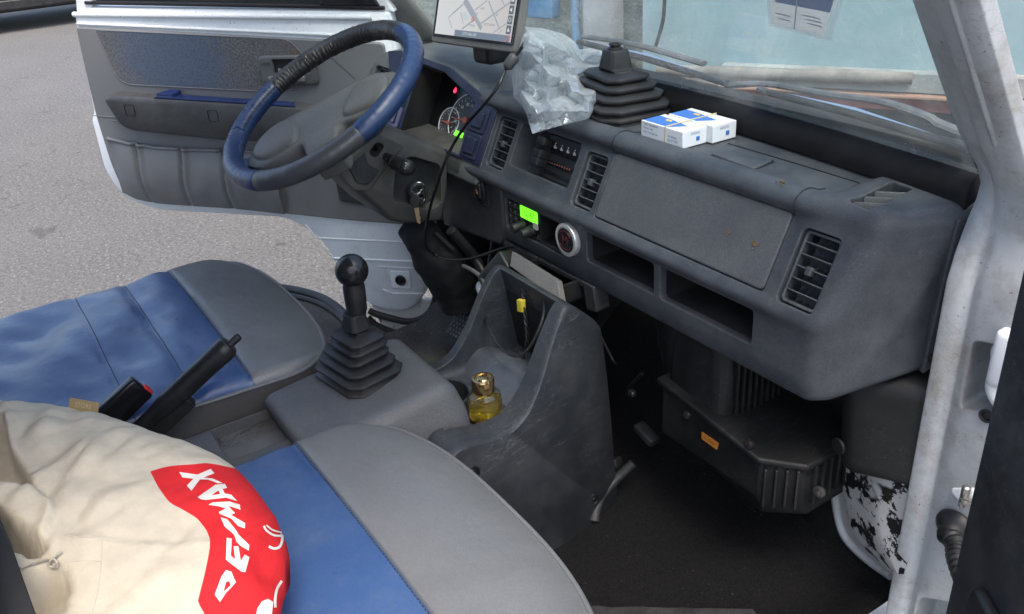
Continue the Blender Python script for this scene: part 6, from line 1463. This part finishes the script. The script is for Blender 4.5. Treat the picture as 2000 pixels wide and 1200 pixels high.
me_ = bagc.data; cr_ = me_.attributes.new('crease_edge', 'FLOAT', 'EDGE'); cr_.data.foreach_set('value', [rnd.choice((0, .25, .6, .85, .95)) for _ in me_.edges]); me_.shade_smooth()
md = bagc.modifiers.new('sub', 'SUBSURF'); md.levels = 3; md.render_levels = 3
tag(bagc, 'crumpled clear plastic bag lying on the dashboard top between tablet and spare gaiter', 'plastic bag')
# ------------------------------------------------------------------ cotton tote bag on the passenger seat
def proj(p_):
    q = RV.T @ (np.array(p_, float) - CAM); return (1000 + FPX * q[0] / q[2], 600 + FPX * q[1] / q[2])
def sdf(p_, poly):
    """signed distance, negative inside"""
    P0 = np.array(p_, float); A = np.array(poly, float); Bq = np.roll(A, -1, 0); e = Bq - A; w_ = P0 - A
    t = np.clip((w_ * e).sum(1) / (e * e).sum(1), 0, 1); d = np.hypot(*(w_ - e * t[:, None]).T).min()
    return -d if inside(p_, poly) else d
bo = [(-.150, -.860), (-.118, -.838), (-.062, -.771), (-.008, -.733), (.076, -.688), (.160, -.642), (.214, -.626), (.282, -.622), (.335, -.626), (.374, -.640), (.435, -.680), (.470, -.76), (.44, -.86), (.33, -.95), (.15, -1.0), (-.05, -.98), (-.14, -.92)]
ol = spline(bo, 10, True); BCx, BCy = .16, -.80
RED_PX = [(293, 921), (330, 911), (380, 907), (407, 905), (454, 914), (475, 920), (488, 932), (506, 949), (640, 1040), (640, 1230), (402, 1230), (400, 1200), (386, 1176), (400, 1120), (410, 1066), (405, 1040), (394, 1024), (382, 1011), (352, 993), (330, 980), (308, 950)]
RED_PX = [tuple(q) for q in spline(RED_PX[:7], 4)] + RED_PX[7:13] + [tuple(q) for q in spline(RED_PX[13:] , 5)]
MOUTH1 = [(-60, 820), (6, 822), (14, 872), (34, 900), (50, 925), (60, 958), (30, 956), (-60, 955)]
MOUTH2 = [(-60, 985), (0, 1008), (30, 1032), (78, 1060), (86, 1072), (60, 1085), (-10, 1060)]
MOUTH3 = [(30, 1125), (100, 1100), (112, 1108), (125, 1100), (126, 1120), (118, 1160), (95, 1200), (40, 1230)]
STRAP = [(-60, 962), (40, 958), (70, 962), (105, 990), (112, 1010), (100, 1035), (84, 1058), (40, 1030), (-60, 990)]
red_l = []; vs = []; fs = []
NR = 70; NT = len(ol)
def bagz(x, y, rho):
    z = .880 + .082 * math.sqrt(max(0, 1 - rho ** 2.4))
    u, v = proj((x, y, z)); top = 1 if rho < .985 else 0
    z += (1 - rho ** 4) * (.016 * noise.noise((x * 7, y * 9, 0)) + .008 * noise.noise((x * 20, y * 24, 3)) + .010 * abs(noise.noise((x * 26 + y * 12, y * 18, 6))))
    # soft folds running from the mouth, a gathered dip under the print
    z -= .012 * math.exp(-((v - (1120 + .35 * (540 - u) * -1)) / 26) ** 2) * smooth01((u - 470) / 50)
    z += .006 * math.exp(-(((u - 500) * .7 + (v - 1060) * .7) / 16) ** 2) * smooth01((u - 430) / 60)
    for m_, dep, sf in ((MOUTH1, .048, 6), (MOUTH2, .040, 5), (MOUTH3, .046, 6)):
        if u < 180: z -= dep * smooth01((sf - sdf((u, v), m_)) / (2 * sf)) * (1 - rho ** 6)
    if u < 180: z += .012 * smooth01((4 - sdf((u, v), STRAP)) / 8) * (1 - rho ** 6)
    z += .004 * smooth01((u - 124) / 6) * smooth01((v - 1046 - (u - 126) * .03) / 6) * (1 - rho ** 4)
    z += .0025 * math.sin((u * .9 + v * .25) * .09 + 3 * noise.noise((x * 9, y * 9, 8))) * math.exp(-((u - 90) / 90) ** 2) * (1 - rho ** 4)
    return z, u, v
for i in range(NR + 1):
    rho = (i / NR) ** .75
    for p_ in ol:
        x, y = BCx + (p_[0] - BCx) * rho, BCy + (p_[1] - BCy) * rho
        z, u, v = bagz(x, y, rho); vs.append((x, y, z)); u, v = proj((x, y, z)); red_l.append(sdf((u, v), RED_PX))
for i in range(NR):
    for q in range(NT): fs.append((i * NT + q, i * NT + (q + 1) % NT, (i + 1) * NT + (q + 1) % NT, (i + 1) * NT + q))
base_n = len(vs)
for i in range(1, 9):                                                # underside down to the seat
    t = i / 8; k_ = 1 - .03 * math.sin(math.pi * t) - .25 * t ** 3
    for p_ in ol: vs.append((BCx + (p_[0] - BCx) * k_, BCy + (p_[1] - BCy) * k_, .880 - .070 * smooth01(t ** .8))); red_l.append(max(2.0, -30.0) if t > .9 else sdf(proj(vs[-1]), RED_PX))
for i in range(8):
    for q in range(NT):
        a = NR * NT + i * NT; fs.append((a + q, a + (q + 1) % NT, a + NT + (q + 1) % NT, a + NT + q))
mb = MB(); mb.add(vs, fs); mb.f.append(tuple(range(NR * NT + 8 * NT, NR * NT + 9 * NT))); mb.m.append(0)
k = M('cotton_canvas')
at = k.node('ShaderNodeAttribute', attribute_name='print'); rm_ = k.ramp(k.math('ADD', k.math('MULTIPLY', at.outputs[2], .1), .5), [(.47, 1.0), (.53, 0.0)])
wv1 = k.node('ShaderNodeTexWave', wave_type='BANDS', bands_direction='X'); wv1.inputs['Scale'].default_value = 260; k.link(k.tc.outputs['Object'], wv1.inputs['Vector'])
wv2 = k.node('ShaderNodeTexWave', wave_type='BANDS', bands_direction='Y'); wv2.inputs['Scale'].default_value = 260; k.link(k.tc.outputs['Object'], wv2.inputs['Vector'])
weave = k.math('MAXIMUM', wv1.outputs[1], wv2.outputs[1])
cl = k.mix(k.ramp(k.noise(60, 5, .7), [(.3, 0.0), (.7, 1.0)]), (.47, .42, .33), (.54, .485, .38)); cl = k.mix(k.ramp(k.noise(420, 2), [(.68, 0.0), (.74, .35)]), cl, (.33, .27, .18))
rd = k.mix(k.noise(30, 4), (.50, .014, .020), (.60, .024, .028))
k.link(k.mix(rm_, cl, rd), k.p.inputs['Base Color']); k.p.inputs['Roughness'].default_value = .85; k.p.inputs['Specular IOR Level'].default_value = .2
k.link(k.bump(weave, .12, .0008, k.bump(k.noise(18, 5, .6, None, .6), .35, .008)), k.p.inputs['Normal'])
CANVAS = k.m
tote = mb.build('tote_bag', CANVAS, None, None, recalc=True); at_ = tote.data.attributes.new('print', 'FLOAT', 'POINT'); at_.data.foreach_set('value', red_l); tote.data.shade_smooth()
tag(tote, 'cream cotton tote bag with red and white print slumped on the passenger seat', 'tote bag')
bvb = BVHTree.FromPolygons([tuple(q) for q in vs], mb.f)
WINK = simple('white_print_ink', (.66, .63, .58), .7)
def onbag(pts, holes, name, mat=WINK, off=.0006, step=4.0):
    """ink laid on the cloth: outline filled with small triangles that follow the surface"""
    def densify(l):
        o = []
        for i in range(len(l)):
            a, b = np.array(l[i], float), np.array(l[(i + 1) % len(l)], float); n_ = max(1, int(np.hypot(*(b - a)) / step))
            o += [a + (b - a) * t / n_ for t in range(n_)]
        return o
    loops = [densify(l) for l in [pts] + holes]; V_ = []; F_ = []
    for l in loops: F_.append(list(range(len(V_), len(V_) + len(l)))); V_ += l
    xs = [p_[0] for p_ in loops[0]]; ys = [p_[1] for p_ in loops[0]]
    gx = np.arange(min(xs), max(xs), step); gy = np.arange(min(ys), max(ys), step)
    for a in gx:
        for b in gy:
            if inside((a, b), loops[0]) and min(np.hypot(a - p_[0], b - p_[1]) for p_ in V_[:sum(map(len, loops))]) > step * .6 and not any(inside((a, b), h) for h in loops[1:]): V_.append(np.array((a, b)))
    r_ = delaunay_2d_cdt([Vector(p_) for p_ in V_], [], F_[:1] if not holes else F_, 0, 1e-4)
    tri = [f_ for f_ in r_[2] if inside(sum((np.array(r_[0][i]) for i in f_), np.zeros(2)) / len(f_), loops[0]) and not any(inside(sum((np.array(r_[0][i]) for i in f_), np.zeros(2)) / len(f_), h) for h in loops[1:])]
    out = []; ok = True
    for q in r_[0]:
        d = unit(ray(q[0], q[1])); h = bvb.ray_cast(Vector(CAM), Vector(d))
        if h[0] is None: out.append(None)
        else:
            n_ = h[1] if h[1].dot(Vector(d)) < 0 else -h[1]; out.append(np.array(h[0] + n_ * off))
    tri = [f_ for f_ in tri if all(out[i] is not None for i in f_)]
    m2_ = MB(); m2_.add([o if o is not None else (0, 0, .8) for o in out], [tuple(f_) for f_ in tri])
    used = sorted({i for f_ in m2_.f for i in f_}); re_ = {i: n_ for n_, i in enumerate(used)}; m2_.v = [m2_.v[i] for i in used]; m2_.f = [tuple(re_[i] for i in f_) for f_ in m2_.f]
    return m2_.build(name, mat, tote, 60, recalc=False)
sc = lambda l: [(330 + x / 3.872, 890 + y / 3.872) for x, y in l]
for l, hs in (([(78, 128), (215, 148), (315, 105), (343, 138), (262, 170), (330, 178), (405, 212), (370, 214), (295, 186), (235, 185), (170, 270), (135, 232), (185, 180), (100, 168)], []),
    ([(218, 318), (350, 225), (420, 218), (440, 248), (405, 258), (420, 290), (470, 300), (515, 348), (430, 322), (280, 340), (240, 335)], [[(320, 305), (375, 268), (385, 295)]]),
    ([(298, 375), (330, 358), (455, 350), (535, 375), (540, 415), (450, 385), (500, 440), (470, 452), (575, 515), (572, 555), (520, 535), (470, 480), (385, 445), (375, 430), (430, 405), (380, 388)], []),
    ([(392, 470), (440, 485), (500, 560), (525, 600), (605, 680), (600, 722), (545, 690), (510, 655), (490, 600), (420, 540)], []),
    ([(435, 625), (475, 632), (468, 760), (500, 790), (490, 690), (525, 690), (540, 800), (570, 750), (605, 770), (575, 885), (545, 880), (430, 790)], []),
    ([(345, 1055), (395, 920), (430, 870), (470, 880), (490, 930), (505, 960), (470, 1000), (430, 1040), (385, 1110)], [[(410, 1035), (430, 960), (455, 950), (465, 985)]])):
    onbag(sc(l), [sc(h) for h in hs], 'printed_letter')
def ribbon(pl, w_):
    p_ = spline([np.array(q, float) for q in sc(pl)], 5); L_, R_2 = [], []
    for i in range(len(p_)):
        t = p_[min(i + 1, len(p_) - 1)] - p_[max(i - 1, 0)]; t = t / np.hypot(*t); n_ = np.array((-t[1], t[0])) * w_ / 2; L_.append(tuple(p_[i] + n_)); R_2.append(tuple(p_[i] - n_))
    return L_ + R_2[::-1]
for pl, w_ in (([(715, 535), (735, 570), (790, 605), (845, 610)], 4.2), ([(735, 530), (780, 565), (850, 585)], 3), ([(850, 590), (853, 640), (835, 690), (795, 706), (752, 690)], 5), ([(850, 950), (815, 1010), (800, 1080), (800, 1150)], 5)):
    onbag(ribbon(pl, w_), [], 'printed_script', step=2.5)
onbag(sc([(650, 1240), (665, 1160), (700, 1105), (745, 1085), (785, 1110), (770, 1240)]), [], 'printed_shape')
# sewn label at the hem and the seam lines
TAN = simple('tan_label', (.36, .27, .13), .7)
l0 = [(131, 792), (187, 800), (186, 815), (130, 805)]
hp0 = [bvb.find_nearest(Vector(P(u, v, 'z', .93)))[0] for u, v in ((132, 806), (186, 816))]
h0, h1 = (np.array(q) for q in hp0); mb = MB(); LB = Fr(h0 + (0, 0, .0), h1 - h0, (-.3, .45, .9)); LW = np.linalg.norm(h1 - h0)
mb.fprism(LB, [(0, -.004), (LW, -.004), (LW, .012), (0, .012)], -.0006, .0006); lbl = mb.build('sewn_label', TAN, tote, 30)
text('STORE', LB, LW / 2, .005, .0085, simple('label_thread', (.55, .47, .30), .7), lbl, c=.0008)
for pl in ([(126, 1046), (170, 1050), (215, 1050), (260, 1053)], [(126, 1100), (160, 1096), (198, 1097)], [(200, 1055), (198, 1100), (192, 1150), (180, 1200)]):
    pt = []
    for q in spline([np.array(z_, float) for z_ in pl], 6):
        h = bvb.ray_cast(Vector(CAM), Vector(unit(ray(*q))))
        if h[0] is not None: pt.append(np.array(h[0]))
    mb = MB(); mb.tube(pt, .0005, 6); mb.build('sewn_seam', simple('canvas_thread', (.46, .41, .33), .85), tote, 60)
# cotton cord looped at the mouth
pt = []
for q in spline([np.array(z_, float) for z_ in ((-20, 1130), (35, 1118), (75, 1102), (105, 1095), (118, 1102), (112, 1112), (102, 1108), (108, 1096), (126, 1080))], 6):
    h = bvb.ray_cast(Vector(CAM), Vector(unit(ray(*q)))); pt.append(np.array(h[0]) + np.array((.002, -.002, .005)))
mb = MB(); mb.tube(pt, .0011, 8); mb.build('draw_cord', simple('cotton_cord', (.42, .38, .30), .85), tote)
# dark seat belt webbing crossing the lower left corner
mb = MB(); a_, b2_, c2_ = P(-40, 930, 'z', .99), P(15, 1060, 'z', .99), P(85, 1260, 'z', .99)
wd = unit(np.cross(b2_ - a_, RV[:, 2])) * .05
mb.grid([[a_, a_ - wd], [b2_, b2_ - wd], [c2_, c2_ - wd]]); ob = mb.build('seat_belt', plastic('belt_webbing', (.010, .011, .014), .7, .2, 1500, .4, 0, bev=0), van, 30)
md = ob.modifiers.new('solid', 'SOLIDIFY'); md.thickness = .0025
